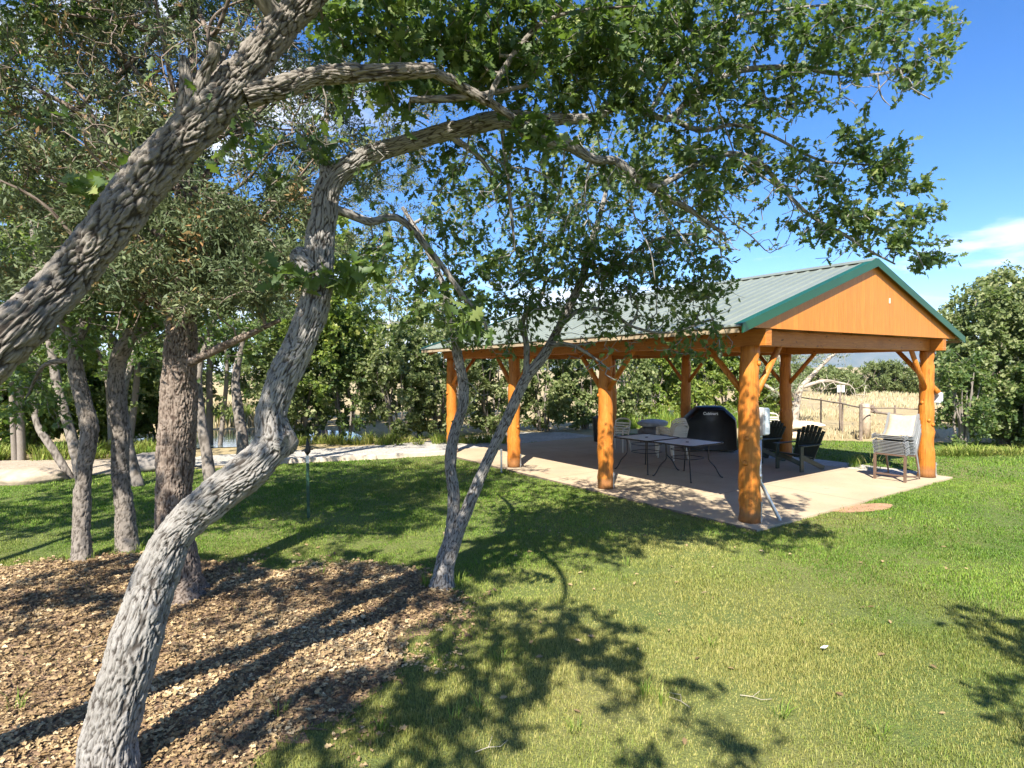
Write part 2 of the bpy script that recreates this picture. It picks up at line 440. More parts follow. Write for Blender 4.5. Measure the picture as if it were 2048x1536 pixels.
def shrub(name, label, cat, base, h, rx, ry, tips, per, leafsize, leafmat, barkmat='oak_bark_dark', stems=6, lean=0.5, group=None, kind='oak_far',
          low=0.06, juniper=False, lobes=7, stem_r=0.045, prob=1.0, tipr=0.003):
    """multi-stemmed shrub or bushy tree standing on the ground"""
    base = np.array(base, float); root = emp(name, base)
    tag(root, label, cat, group)
    w = Wood(); A = []
    for k in range(lobes):
        a = RNG.uniform(0, 2*PI); q = RNG.uniform(0.2, 0.75); zz = RNG.uniform(low+0.1, 0.82)*h
        s_ = math.sqrt(max(0.15, 1-(zz/h-0.45)**2*2.2))
        c = base+np.array([math.cos(a)*rx*q*s_, math.sin(a)*ry*q*s_, zz])
        rr = RNG.uniform(0.3, 0.5)
        A.append(blob(c, (rx*rr, ry*rr, h*rr*0.5), tips//lobes, 0.15))
    A.append(blob(base+np.array([0, 0, h*0.46]), (rx*0.92, ry*0.92, h*0.47), int(tips*0.75), 0.3))
    A = np.concatenate(A); A[:, 2] = np.maximum(A[:, 2], base[2]+low*h*RNG.uniform(0.3, 1.6, len(A)))
    for k in range(stems):
        a = 2*PI*(k+RNG.uniform(-.3, .3))/stems; q = RNG.uniform(0.05, 0.25)
        p0 = base+np.array([math.cos(a)*rx*0.15*q*4, math.sin(a)*ry*0.15*q*4, -0.05])
        p3 = base+np.array([math.cos(a)*rx*lean*RNG.uniform(.5, 1), math.sin(a)*ry*lean*RNG.uniform(.5, 1), h*RNG.uniform(0.5, 0.8)])
        p1 = p0+(p3-p0)*0.35+np.array([*(RNG.normal(size=2)*0.12*rx*0.5), 0.05*h]); p2 = p0+(p3-p0)*0.7+np.array([*(RNG.normal(size=2)*0.12*rx*0.5), 0])
        r = stem_r*RNG.uniform(0.7, 1.2)
        w.trace([p0, p1, p2, p3], [r, r*0.8, r*0.55, r*0.25], 0.12, 7, rough=0.0, skip=0.2)
    tp = w.grow(A, tip=tipr, step=0.16, rmax=stem_r*0.6)
    w.build('trunk', M[barkmat], root)
    if juniper: crown(juniper_leaves(tp, per, leafsize, 0.16, 0.0), M[leafmat], root)
    else: crown(oak_leaves(tp, per, leafsize, kind, 0.14, prob), M[leafmat], root)
    return root
# ------------------------------------------------------------------ ground
YAW = math.radians(34.26); PA = np.array([math.cos(YAW), math.sin(YAW), 0]); PB = np.array([-math.sin(YAW), math.cos(YAW), 0])
PO = np.array([3.483, 8.612, 0]); SP = 3.05; PW = 6.045
def pv(a, b, z=0.0): return PO+PA*a+PB*b+np.array([0, 0, z])
def pvxy(a, b): p = pv(a, b); return (p[0], p[1])
def m_lawn():
    m, nt, b, o = mat('lawn_soil'); v = wpos(nt)
    f = noise(nt, v, 0.35, 4); g = noise(nt, v, 14, 5, 0.7)
    c = mixc(nt, ramp(nt, f, [(0.4, (0, 0, 0)), (0.65, (1, 1, 1))]), (0.075, 0.12, 0.022), (0.19, 0.17, 0.06))
    c = mixc(nt, ramp(nt, g, [(0.35, (0, 0, 0)), (0.7, (1, 1, 1))]), c, (0.13, 0.15, 0.035))
    nt.links.new(c, b.inputs['Base Color']); b.inputs['Roughness'].default_value = 0.95
    bump(nt, b, noise(nt, v, 60, 4), 0.8, 0.03); return m
def m_grass():
    m, nt, b, out = mat('grass_blade'); v = wpos(nt)
    r = attr(nt, 'rnd'); f = attr(nt, 'dry')
    green = ramp(nt, r, [(0, (0.06, 0.14, 0.012)), (0.6, (0.15, 0.27, 0.026)), (1, (0.28, 0.37, 0.055))])
    dry = ramp(nt, r, [(0, (0.20, 0.22, 0.045)), (0.5, (0.32, 0.315, 0.08)), (1, (0.46, 0.41, 0.15))])
    c = mixc(nt, f, green, dry)
    nt.links.new(c, b.inputs['Base Color']); b.inputs['Roughness'].default_value = 0.55; b.inputs['Specular IOR Level'].default_value = 0.3
    t = N(nt, 'ShaderNodeBsdfTranslucent'); nt.links.new(c, t.inputs[0])
    mx = N(nt, 'ShaderNodeMixShader', {0: 0.3, 1: b.outputs[0], 2: t.outputs[0]}); nt.links.new(mx.outputs[0], out.inputs[0])
    return m
def m_ground():
    m, nt, b, o = mat('dry_ground'); v = wpos(nt)
    c = ramp(nt, noise(nt, v, 0.25, 6, 0.65), [(0.3, (0.24, 0.18, 0.09)), (0.5, (0.32, 0.25, 0.13)), (0.7, (0.38, 0.31, 0.18))])
    c = mixc(nt, 0.35, c, ramp(nt, noise(nt, v, 6, 5, 0.7), [(0.3, (0.2, 0.16, 0.07)), (0.7, (0.55, 0.44, 0.24))]))
    nt.links.new(c, b.inputs['Base Color']); b.inputs['Roughness'].default_value = 1.0
    bump(nt, b, noise(nt, v, 9, 5), 0.7, 0.1); return m
def m_stones(name, cols, scale, bd=0.02):
    m, nt, b, o = mat(name); v = wpos(nt)
    vo = N(nt, 'ShaderNodeTexVoronoi', {'Vector': v, 'Scale': scale})
    hue = N(nt, 'ShaderNodeSeparateColor', {'Color': vo.outputs['Color']}).outputs[0]
    c = ramp(nt, hue, [(i/(len(cols)-1), q) for i, q in enumerate(cols)])
    c = mixc(nt, 0.3, c, ramp(nt, noise(nt, v, 1.2, 4), [(0.3, tuple(x*0.6 for x in cols[0])), (0.7, cols[-1])]))
    nt.links.new(c, b.inputs['Base Color']); b.inputs['Roughness'].default_value = 0.95
    inv = N(nt, 'ShaderNodeMath', {0: 1.0, 1: vo.outputs['Distance']}, operation='SUBTRACT').outputs[0]
    bump(nt, b, inv, 1.0, bd); return m
def m_concrete():
    m, nt, b, o = mat('concrete'); v = wpos(nt)
    c = ramp(nt, noise(nt, v, 0.7, 6, 0.6), [(0.3, (0.34, 0.255, 0.15)), (0.52, (0.43, 0.335, 0.205)), (0.72, (0.48, 0.40, 0.28))])
    c = mixc(nt, ramp(nt, noise(nt, wpos(nt, (0.5, 1.5, 1)), 0.8, 4), [(0.56, (0, 0, 0)), (0.66, (0.6, 0.6, 0.6))]), c, (0.40, 0.27, 0.18))
    c = mixc(nt, 0.25, c, ramp(nt, noise(nt, v, 25, 5, 0.75), [(0.3, (0.3, 0.25, 0.19)), (0.7, (0.56, 0.47, 0.36))]))
    for ax, sp, of in ((PA, 3.05, .33), (PB, 3.05, 1.6)):                 # sawn control joints
        u = N(nt, 'ShaderNodeVectorMath', {0: v, 1: tuple(ax)}, operation='DOT_PRODUCT').outputs['Value']
        o_ = float(np.dot(PO, ax))-of
        f = N(nt, 'ShaderNodeMath', {0: N(nt, 'ShaderNodeMath', {0: N(nt, 'ShaderNodeMath', {0: u, 1: o_}, operation='SUBTRACT').outputs[0], 1: sp}, operation='DIVIDE').outputs[0]}, operation='FRACT').outputs[0]
        e = ramp(nt, f, [(0, (1, 1, 1)), (.004, (0, 0, 0)), (.996, (0, 0, 0)), (1, (1, 1, 1))])
        c = mixc(nt, e, c, (0.16, 0.12, 0.09))
    c = mixc(nt, ramp(nt, noise(nt, v, 3.5, 6, .7), [(.60, (0, 0, 0)), (.72, (.5, .5, .5))]), c, (.27, .19, .13))
    nt.links.new(c, b.inputs['Base Color']); b.inputs['Roughness'].default_value = 0.85
    bump(nt, b, noise(nt, v, 90, 4), 0.3, 0.004); return m
M['lawn'] = m_lawn(); M['grass'] = m_grass(); M['ground'] = m_ground(); M['concrete'] = m_concrete()
M['gravel'] = m_stones('pale_gravel', [(0.30, 0.28, 0.25), (0.42, 0.39, 0.34), (0.55, 0.52, 0.46)], 22)
M['path'] = m_stones('path_gravel', [(0.26, 0.21, 0.155), (0.36, 0.295, 0.22), (0.45, 0.385, 0.3)], 30, 0.012)
M['mulch'] = m_stones('leaf_mould', [(0.12, 0.075, 0.045), (0.22, 0.14, 0.085), (0.33, 0.22, 0.13)], 38, 0.02)
M['soil'] = m_simple('bare_soil', (0.36, 0.21, 0.12), 1.0, 0, 0.25, 6, 0.6)
def sheet(name, poly, z, m, kind='structure', cuts=0):
    b = MB(); n = len(poly); b.v = [(x, y, z) for x, y in poly]; b.f = [tuple(range(n))]
    o = b.build(name, m); o['kind'] = kind; return o
R_ = 9000
g = sheet('ground', [(-R_, -600), (R_, -600), (R_, R_), (-R_, R_)], GZ-0.012, M['ground'])
LAWN = [(-16, -9), (22, -9), (22, 16.9), (16, 17.2), (11, 17.9), (7.6, 19.2), (4.0, 21.0), (0.5, 19.0), (-1.55, 15.9), (-3.6, 15.15), (-5.75, 14.5), (-8, 13.55), (-11, 13.0), (-16, 12.8)]
sheet('lawn', LAWN, GZ-0.004, M['lawn'])
SLAB = [pvxy(-.33, -.33), pvxy(6.42, -.33), pvxy(6.42, .35), pvxy(5.83, .42), pvxy(5.83, 9.55), pvxy(-.33, 9.55)]
sl = MB().prism(SLAB, -0.12, 0.0).build('patio_slab', M['concrete'], kind='structure')
GRAVEL = [(-6.3, 14.62), (-3.5, 15.3), (-1.6, 16.0), (-1.95, 16.6), pvxy(-.4, 9.7), pvxy(5.9, 9.75), pvxy(5.9, 11.5), (0, 21.5), (-2.4, 19.2), (-5.0, 17.6), (-8.5, 16.0), (-8.8, 14.0)]
sheet('gravel_bed', GRAVEL, GZ+0.004, M['gravel'])
sheet('gravel_strip', [pvxy(5.8, .42), pvxy(6.75, .3), pvxy(6.8, 9.6), pvxy(5.8, 9.6)], GZ+0.004, M['gravel'])
sheet('path', [(-8.7, 13.3), (-8.7, 15.9), (-11, 15.5), (-22, 15.2), (-22, 13.0), (-13, 12.9), (-10.5, 12.95)], GZ+0.008, M['path'])
pc = gnd(1722, 1016, GZ)[:2]; a = np.arange(26)*2*PI/26
sheet('soil_patch', [tuple(pc+np.array([0.62*math.cos(t)*(1+.12*math.sin(3*t)), 0.27*math.sin(t)*(1+.15*math.cos(2*t))+0.16*math.cos(t)])) for t in a], GZ+0.003, M['soil'])
# leaf litter bed
LIT = [(-140, 1150), (60, 1128), (220, 1108), (330, 1112), (420, 1122), (560, 1140), (700, 1126), (800, 1132), (880, 1165), (915, 1195), (870, 1250), (800, 1325), (730, 1400), (650, 1446), (560, 1500), (440, 1560), (300, 1700), (-300, 1700), (-500, 1400)]
LITW = [tuple(gnd(px, py, GZ)[:2]) for px, py in LIT]
def smooth_poly(poly, amp=0.08, n=6):
    out = []
    for i in range(len(poly)):
        p, q = np.array(poly[i]), np.array(poly[(i+1) % len(poly)])
        for k in range(n):
            out.append(tuple(p+(q-p)*k/n+RNG.normal(size=2)*amp))
    return out
sheet('leaf_mould', smooth_poly(LITW, 0.05), GZ+0.002, M['mulch'])
# low kerb along the gravel
kp = [(-6.25, 14.58), (-4.9, 14.93), (-3.55, 15.26), (-1.72, 15.98)]
kb = MB()
for i in range(len(kp)-1):
    p, q = np.array([*kp[i], 0.015]), np.array([*kp[i+1], 0.015]); kb.bar(p, q+(q-p)*0.002*i, 0.16, 0.13)
kb.build('kerb', m_simple('kerb_concrete', (0.5, 0.43, 0.34), 0.9, 0, 0.25, 5, 0.3), bevel=0.012, kind='structure')
# ------------------------------------------------------------------ grass blades
def edge_noise(x, y, s, sc): return vnoise(np.stack([x*sc, y*sc, np.zeros_like(x)+s], 1), s)
PADS = [(SLAB, 0.14), (GRAVEL, 0.1), ([pvxy(5.8, .35), pvxy(6.75, .3), pvxy(6.8, 9.6), pvxy(5.8, 9.6)], 0.12)]
def blades(y0, y1, dens, h, wd, half=0.93):
    xm = 1.7; n = int(dens*((y1-y0)*(y0+y1)*half+2*xm*(y1-y0)))
    y = np.sqrt(RNG.random(n)*(y1*y1-y0*y0)+y0*y0); x = RNG.uniform(-1, 1, n)*(y*half+xm)
    e1 = edge_noise(x, y, 1, 2.2)*0.22+edge_noise(x, y, 4, 7)*0.10
    e2 = edge_noise(x, y, 2, 2.2)*0.22+edge_noise(x, y, 5, 7)*0.10
    keep = inpoly(x, y, LAWN)
    lit = inpoly(x+e1, y+e2, LITW); keep &= ~(lit & (RNG.random(n) > 0.02))
    for p, am in PADS: keep &= ~inpoly(x+e1*am*2, y+e2*am*2, p)
    dx = (x-pc[0]); dy = (y-pc[1]-0.25*dx); keep &= ~(((dx/0.6)**2+(dy/0.27)**2 < 1+e1*2) & (RNG.random(n) > 0.12))
    x, y, e1, e2 = x[keep], y[keep], e1[keep], e2[keep]; n = len(x)
    dr = 0.5*vnoise(np.stack([x*0.45, y*0.45, x*0], 1), 31)+0.35*vnoise(np.stack([x*1.7, y*1.7, x*0], 1), 32)
    # drier towards the foreground lawn and by the leaf litter, lusher near the slab
    bias = 0.95-0.095*(y-3.4)-0.17*np.maximum(0, x-1.0)-0.05*np.maximum(0, -x)
    bias = np.where(y > 13.5, 0.05, bias)
    dry = np.clip(bias+dr*1.15+RNG.normal(size=n)*0.24, 0, 1)
    clump = 1+0.5*vnoise(np.stack([x*5, y*5, x*0], 1), 33)+0.35*vnoise(np.stack([x*1.3, y*1.3, x*0], 1), 35)+1.2*(RNG.random(n) < .012)
    H = h*clump*RNG.uniform(0.55, 1.35, n); W = wd*RNG.uniform(0.7, 1.3, n)
    az = RNG.uniform(0, 2*PI, n); ln = RNG.uniform(0.15, 0.85, n)
    d = np.stack([np.cos(az), np.sin(az), 0*az], 1); sd = np.stack([-np.sin(az+RNG.normal(size=n)*.5), np.cos(az), 0*az], 1)
    base = np.stack([x, y, np.full(n, GZ-0.004)], 1); up = np.array([0, 0, 1.0])
    m1 = base+d*(H*ln*0.35)[:, None]+up*(H*0.6)[:, None]; tp = base+d*(H*ln)[:, None]+up*(H*RNG.uniform(0.75, 1, n))[:, None]
    w2 = (W/2)[:, None]*sd
    V = np.stack([base-w2, base+w2, m1+w2*0.8, m1-w2*0.8, tp], 1).reshape(-1, 3)
    o = (np.arange(n)*5)[:, None]
    rnd = np.clip(RNG.normal(0.45, 0.25, n)+0.3*vnoise(np.stack([x*0.8, y*0.8, x*0], 1), 34), 0, 1)
    return V, [o+np.array([[0, 1, 2, 3]]), o+np.array([[3, 2, 4]])], np.repeat(rnd, 5), np.repeat(dry, 5)
parts = [blades(3.0, 5.2, 10500, 0.024, 0.0036), blades(5.2, 8.0, 5600, 0.025, 0.005), blades(8.0, 12.0, 2600, 0.027, 0.0075), blades(12.0, 18.5, 950, 0.030, 0.013)]
V, F, A = join([(p[0], p[1], p[2]) for p in parts])
npmesh('lawn_grass', V, F, M['grass'], None, {'rnd': A, 'dry': np.concatenate([p[3] for p in parts])}, kind='stuff')
# scattered longer weeds in the lawn and litter edge
def tuft_mesh(cx, cy, n, h, spread, w=0.006, dry=0.2, z=GZ):
    az = RNG.uniform(0, 2*PI, n); r = spread*np.sqrt(RNG.random(n))*0.35
    base = np.stack([cx+r*np.cos(az), cy+r*np.sin(az), np.full(n, z-0.005)], 1)
    az2 = az+RNG.normal(size=n)*0.6; H = h*RNG.uniform(0.5, 1.1, n); ln = RNG.uniform(0.1, 0.8, n)*spread/h*1.2
    d = np.stack([np.cos(az2), np.sin(az2), 0*az], 1); sd = np.stack([-np.sin(az2), np.cos(az2), 0*az], 1)*(w/2)
    up = np.array([0, 0, 1.0]); m1 = base+d*(H*ln*0.35)[:, None]+up*(H*0.62)[:, None]; tp = base+d*(H*ln)[:, None]+up*(H*0.95)[:, None]
    V = np.stack([base-sd, base+sd, m1+sd*0.8, m1-sd*0.8, tp], 1).reshape(-1, 3); o = (np.arange(n)*5)[:, None]
    return V, [o+np.array([[0, 1, 2, 3]]), o+np.array([[3, 2, 4]])], np.repeat(np.clip(RNG.normal(0.5, 0.25, n), 0, 1), 5), np.repeat(np.clip(dry+RNG.normal(size=n)*0.2, 0, 1), 5)
def tufts(name, spots, m, kind='stuff'):
    ps = [tuft_mesh(*s) for s in spots]; V, F, A = join([p[:3] for p in ps])
    return npmesh(name, V, F, m, None, {'rnd': A, 'dry': np.concatenate([p[3] for p in ps])}, kind=kind)
# fallen oak leaves lying over the mould
def litter(n):
    X = np.array(LITW); x0, y0 = X.min(0); x1, y1 = X.max(0); y1 = min(y1, 9)
    y = np.sqrt(RNG.random(n)*(y1**2-3.0**2)+9.0); x = RNG.uniform(-1, 1, n)*(0.93*y)
    e1 = edge_noise(x, y, 1, 2.2)*0.22+edge_noise(x, y, 4, 7)*0.12; e2 = edge_noise(x, y, 2, 2.2)*0.22+edge_noise(x, y, 5, 7)*0.12
    k = inpoly(x+e1*0.9, y+e2*0.9, LITW) | (inpoly(x+e1*3, y+e2*3, LITW) & (RNG.random(n) < 0.25)); x, y = x[k], y[k]; n = len(x)
    P = np.stack([x, y, GZ+RNG.uniform(0.004, 0.03, n)], 1); az = RNG.uniform(0, 2*PI, n)
    D = np.stack([np.cos(az), np.sin(az), RNG.normal(size=n)*0.25], 1); Nn = RNG.normal(size=(n, 3))*0.5+np.array([0, 0, 1])
    S = 0.011+0.046*RNG.random(n)**2.4
    rnd = np.clip(RNG.normal(0.5, 0.25, n)+.3*vnoise(np.stack([x*2.2, y*2.2, 0*x], 1), 77), 0, 1)
    return place(LEAF['oak_far'], P, D, Nn, S, rnd, 1.0)
lm, nt, b_, o_ = mat('fallen_leaf')
c_ = ramp(nt, attr(nt, 'rnd'), [(0, (0.09, 0.055, 0.027)), (0.35, (0.22, 0.145, 0.068)), (0.75, (0.38, 0.27, 0.135)), (1, (0.54, 0.42, 0.25))])
nt.links.new(c_, b_.inputs['Base Color']); b_.inputs['Roughness'].default_value = 0.7; M['fallen'] = lm
def strays(n):                                         # single brown leaves blown onto the lawn
    y = RNG.uniform(3.4, 9.5, n); x = RNG.uniform(-1, 1, n)*.8*y; k = inpoly(x, y, LAWN) & ~inpoly(x, y, SLAB); x, y = x[k], y[k]; n = len(x)
    az = RNG.uniform(0, 2*PI, n); D = np.stack([np.cos(az), np.sin(az), RNG.normal(size=n)*.2], 1)
    return place(LEAF['oak'], np.stack([x, y, np.full(n, GZ+.022)], 1), D, RNG.normal(size=(n, 3))*.35+np.array([0, 0, 1]), RNG.uniform(.03, .07, n), RNG.uniform(.1, .9, n), 1.0)
V, F, A = join([litter(135000), strays(170)])
npmesh('leaf_litter', V, F, M['fallen'], None, {'rnd': A}, kind='stuff', smooth=False)
# ------------------------------------------------------------------ pavilion
def m_wood(name, lo, mid, hi, rough=0.5, along=(1, 1, 14), blotch=3.0):
    m, nt, b, o = mat(name); v = coords(nt, 'Object', along)
    c = ramp(nt, noise(nt, v, 3.2, 6, 0.65), [(0.25, lo), (0.5, mid), (0.75, hi)])
    c = mixc(nt, ramp(nt, noise(nt, coords(nt), blotch, 3), [(0.45, (0, 0, 0)), (0.75, (0.55, 0.55, 0.55))]), c, lo)
    vo = N(nt, 'ShaderNodeTexVoronoi', {'Vector': coords(nt, 'Object', (1, 1, 0.8)), 'Scale': 3.2})
    c = mixc(nt, ramp(nt, vo.outputs['Distance'], [(0.0, (0.2, 0.2, 0.2)), (0.10, (0, 0, 0))]), c, tuple(x*0.45 for x in lo))
    nt.links.new(c, b.inputs['Base Color']); b.inputs['Roughness'].default_value = rough
    b.inputs['Specular IOR Level'].default_value = 0.35
    ck = ramp(nt, noise(nt, coords(nt, 'Object', (along[0]*2.2, along[1]*2.2, along[2]*.45)), 3.0, 3, .5), [(.30, (1, 1, 1)), (.36, (0, 0, 0))])
    zz = N(nt, 'ShaderNodeSeparateXYZ', {0: coords(nt)}).outputs[2]
    dz = N(nt, 'ShaderNodeMath', {0: zz, 1: N(nt, 'ShaderNodeMath', {0: noise(nt, coords(nt), 7, 4), 1: -.28}, operation='MULTIPLY').outputs[0]}, operation='ADD').outputs[0]
    c = mixc(nt, ramp(nt, dz, [(0.0, (.6, .6, .6)), (.10, (0, 0, 0))]), c, (.16, .10, .055))
    c = mixc(nt, ck, c, tuple(x*.4 for x in lo)); nt.links.new(c, b.inputs['Base Color'])
    bump(nt, b, noise(nt, v, 5, 5), 0.5, 0.012); return m
M['log'] = m_wood('stained_log', (0.36, 0.105, 0.014), (0.50, 0.175, 0.024), (0.62, 0.25, 0.045), 0.45, (9, 9, 0.8))
M['beam'] = m_wood('stained_beam', (0.34, 0.11, 0.018), (0.46, 0.165, 0.028), (0.56, 0.22, 0.042), 0.5, (1.2, 1.2, 12))
def m_gable():
    m, nt, b, o = mat('gable_boards')
    # plank coordinate runs along the gable
    tc = nt.nodes.new('ShaderNodeTexCoord')
    u = N(nt, 'ShaderNodeVectorMath', {0: tc.outputs['Object'], 1: tuple(PA)}, operation='DOT_PRODUCT').outputs['Value']
    s = N(nt, 'ShaderNodeMath', {0: u, 1: 1/0.145}, operation='MULTIPLY').outputs[0]
    fr = N(nt, 'ShaderNodeMath', {0: s}, operation='FRACT').outputs[0]; fl = N(nt, 'ShaderNodeMath', {0: s}, operation='FLOOR').outputs[0]
    wn = N(nt, 'ShaderNodeTexWhiteNoise', {'W': fl}, noise_dimensions='1D').outputs['Value']
    gr = ramp(nt, noise(nt, coords(nt, 'Object', (14, 14, 1.2)), 3, 6), [(0.2, (0.47, 0.155, 0.015)), (0.8, (0.66, 0.245, 0.034))])
    c = mixc(nt, N(nt, 'ShaderNodeMath', {0: wn, 1: 0.30}, operation='MULTIPLY').outputs[0], gr, (0.42, 0.125, 0.014))
    e = ramp(nt, fr, [(0, (0, 0, 0)), (0.03, (1, 1, 1)), (0.97, (1, 1, 1)), (1, (0, 0, 0))])
    c = mixc(nt, e, (0.36, 0.11, 0.014), c)
    nt.links.new(c, b.inputs['Base Color']); b.inputs['Roughness'].default_value = 0.5; bump(nt, b, e, 0.5, 0.006); return m
M['gable'] = m_gable()
M['trim'] = m_simple('green_metal_trim', (0.006, 0.068, 0.030), 0.4, 0.0, 0.12, 2)
def m_roof():
    m, nt, b, o = mat('weathered_roof_metal')
    c = ramp(nt, noise(nt, coords(nt, 'Object', (1, 1, 1)), 0.8, 5), [(0.3, (0.17, 0.195, 0.16)), (0.7, (0.215, 0.24, 0.20))])
    c = mixc(nt, 0.2, c, ramp(nt, noise(nt, coords(nt), 9, 5, 0.7), [(0.3, (0.13, 0.17, 0.13)), (0.7, (0.3, 0.33, 0.28))]))
    nt.links.new(c, b.inputs['Base Color']); b.inputs['Roughness'].default_value = 0.42; b.inputs['Metallic'].default_value = 0.15; return m
M['roof'] = m_roof()
M['deck'] = m_simple('roof_deck_wood', (0.32, 0.17, 0.06), 0.7, 0, 0.3, 6)
M['eave'] = m_simple('pale_eave_board', (0.36, 0.28, 0.18), 0.8, 0, 0.2, 5)
M['steel'] = m_simple('galvanised_steel', (0.5, 0.52, 0.53), 0.4, 0.75, 0.15, 10)
pav = tag(emp('picnic_pavilion', tuple(PO)), 'open-sided picnic pavilion of orange log posts under a green gabled metal roof', 'pavilion')
BZ0, BZ1 = 2.575, 2.815
posts = []
for ai in (0, 1):
    for bi in range(4):
        a_, b_i = ai*PW, bi*SP
        n = 26; z = np.linspace(0.0, BZ0, n); base = pv(a_, b_i)
        w1 = np.cumsum(RNG.normal(size=(n, 2))*0.006, 0); w1 -= np.linspace(0, 1, n)[:, None]*w1[-1]
        rad = 0.155-0.012*z+0.006*RNG.normal(size=n); rad[0] += 0.004
        if ai == 0 and bi == 0: rad += 0.006
        P = np.c_[base[0]+w1[:, 0], base[1]+w1[:, 1], z]
        b = MB(); b.tube(P, rad, 16, noise=0.018)
        for _ in range(5):                                       # knots
            zz = RNG.uniform(0.3, 2.4); an = RNG.uniform(0, 2*PI); q = np.array([math.cos(an), math.sin(an), 0])
            c0 = base+q*0.125+np.array([0, 0, zz]); b.tube([c0, c0+q*0.024, c0+q*0.03], [0.045, 0.03, 0.014], 8)
        po = b.build('post', M['log'], pav, smooth=True, world=True); posts.append(po)
        # steel knife-plate bracket at the foot
        d = norm(PB*-0.85+PA*(0.35 if ai == 0 else 0.25))
        k = MB(); c0 = base+d*0.163; sx = np.array([-d[1], d[0], 0]); Mx = np.stack([sx, d, np.array([0, 0, 1.])], 1)
        k.box(c0+np.array([0, 0, 0.16]), (0.035, 0.012, 0.30), Mx)
        for zz in (0.06, 0.27): k.box(c0+d*0.008+np.array([0, 0, zz]), (0.03, 0.02, 0.03), Mx)
        br = k.build('base_bracket', M['steel'], None); V = br.data; br.parent = po
        for v in V.vertices: v.co = Vector(v.co)-Vector(tuple(PO))
def pbar(name, p, q, w, h, m=None, par=None, bev=0.008):
    b = MB(); b.bar(p, q, w, h); return b.build(name, m or M['beam'], par or pav, world=True, bevel=bev)
BM = (BZ0+BZ1)/2; BH = BZ1-BZ0
for a_ in (0, PW): pbar('plate_beam', pv(a_, -0.30, BM), pv(a_, 3*SP+0.30, BM), 0.15, BH)
for b_i in (0, 3*SP): pbar('tie_beam', pv(0.078, b_i, BM), pv(PW-0.078, b_i, BM), 0.15, BH-0.006)
for b_i in (SP, 2*SP): pbar('tie_beam', pv(0.078, b_i, BM+0.02), pv(PW-0.078, b_i, BM+0.02), 0.13, BH-0.05)
def brace(p, q, r=0.048):
    b = MB(); b.tube([p, (np.array(p)*.5+np.array(q)*.5), q], [r*1.05, r, r*0.95], 10); return b.build('brace', M['log'], pav, smooth=True, world=True)
for ai in (0, 1):
    a_ = ai*PW; s_ = 1 if ai == 0 else -1
    for bi in range(4):
        b0 = bi*SP
        if ai == 1 and bi == 0:
            brace(pv(a_+0.10, b0-0.17, 1.72), pv(a_+0.06, b0+0.58, 2.60))
        elif bi < 3: brace(pv(a_, b0+0.10, 1.88), pv(a_, b0+0.74, 2.60))
        if bi > 0: brace(pv(a_, b0-0.10, 1.88), pv(a_, b0-0.74, 2.60))
        if bi in (0, 3): brace(pv(a_+s_*0.10, b0, 1.80), pv(a_+s_*0.76, b0, 2.60))
OE, OF = 0.752, 0.346; ZE, ZR = 2.83, 4.06; AM = PW/2
def roofz(a_): return ZR-(ZR-ZE)*abs(a_-AM)/(AM+OE)
# ribbed roof panels
B0, B1 = -OF-0.02, 3*SP+OF+0.02
for sgn in (-1, 1):
    ae = AM+sgn*(AM+OE)
    bs = []; zz = []; t = B0
    while t < B1:
        for dt, dz in ((0, 0), (0.15, 0), (0.168, 0.016), (0.20, 0.016), (0.218, 0)): bs.append(t+dt); zz.append(dz)
        t += 0.23
    bs = np.array(bs); zz = np.array(zz); k = bs <= B1; bs, zz = bs[k], zz[k]
    rows = []
    for f in (0, 1):
        a_ = AM+(ae-AM)*f
        rows.append(np.stack([pv(a_, b, roofz(a_)+z+0.002) for b, z in zip(bs, zz)]))
    low = [np.stack([pv(AM+(ae-AM)*f, b, roofz(AM+(ae-AM)*f)-0.012) for b in bs]) for f in (0, 1)]
    n = len(bs); V = np.concatenate(rows+low)-PO; i = np.arange(n-1)
    Q = np.concatenate([np.stack([i, i+1, n+i+1, n+i], 1), np.stack([2*n+i, 3*n+i, 3*n+i+1, 2*n+i+1], 1), np.stack([n+i, n+i+1, 3*n+i+1, 3*n+i], 1)])
    if sgn > 0: Q = Q[:, ::-1]
    npmesh('roof', V, [Q], M['roof'], pav, smooth=False)
    d0 = AM+sgn*0.01; d1 = ae-sgn*0.05
    b = MB(); b.slab([pv(d0, B0+.06, roofz(d0)-0.016), pv(d1, B0+.06, roofz(d1)-0.016), pv(d1, B1-.06, roofz(d1)-0.016), pv(d0, B1-.06, roofz(d0)-0.016)], (0, 0, -0.02)); b.build('roof_deck', M['deck'], pav, world=True)
    for k in range(13):                                           # rafters
        bb = 0.05+k*(3*SP-0.1)/12; p = pv(AM+sgn*0.06, bb, roofz(AM+sgn*0.06)-0.115); q = pv(ae-sgn*0.06, bb, roofz(ae-sgn*0.06)-0.115)
        b = MB(); b.bar(p, q, 0.045, 0.14); b.build('rafter', M['deck'], pav, world=True)
    # eave fascia and green rake trims
    pbar('eave_board', pv(ae-sgn*0.03, B0+.05, ZE-0.06), pv(ae-sgn*0.03, B1-.05, ZE-0.06), 0.025, 0.06, M['eave'], bev=0)
    for bb, dd in ((B0-0.012, -1), (B1+0.012, 1)):
        b = MB(); b.slab([pv(AM, bb, ZR+0.035), pv(ae, bb, ZE+0.03), pv(ae, bb, ZE-0.10), pv(AM, bb, ZR-0.10)], tuple(PB*dd*0.02))
        b.slab([pv(AM, bb, ZR+0.034), pv(ae, bb, ZE+0.029), pv(ae, bb, ZE+0.022), pv(AM, bb, ZR+0.027)], tuple(PB*-dd*0.12)); b.build('rake_trim', M['trim'], pav, world=True)
b = MB()
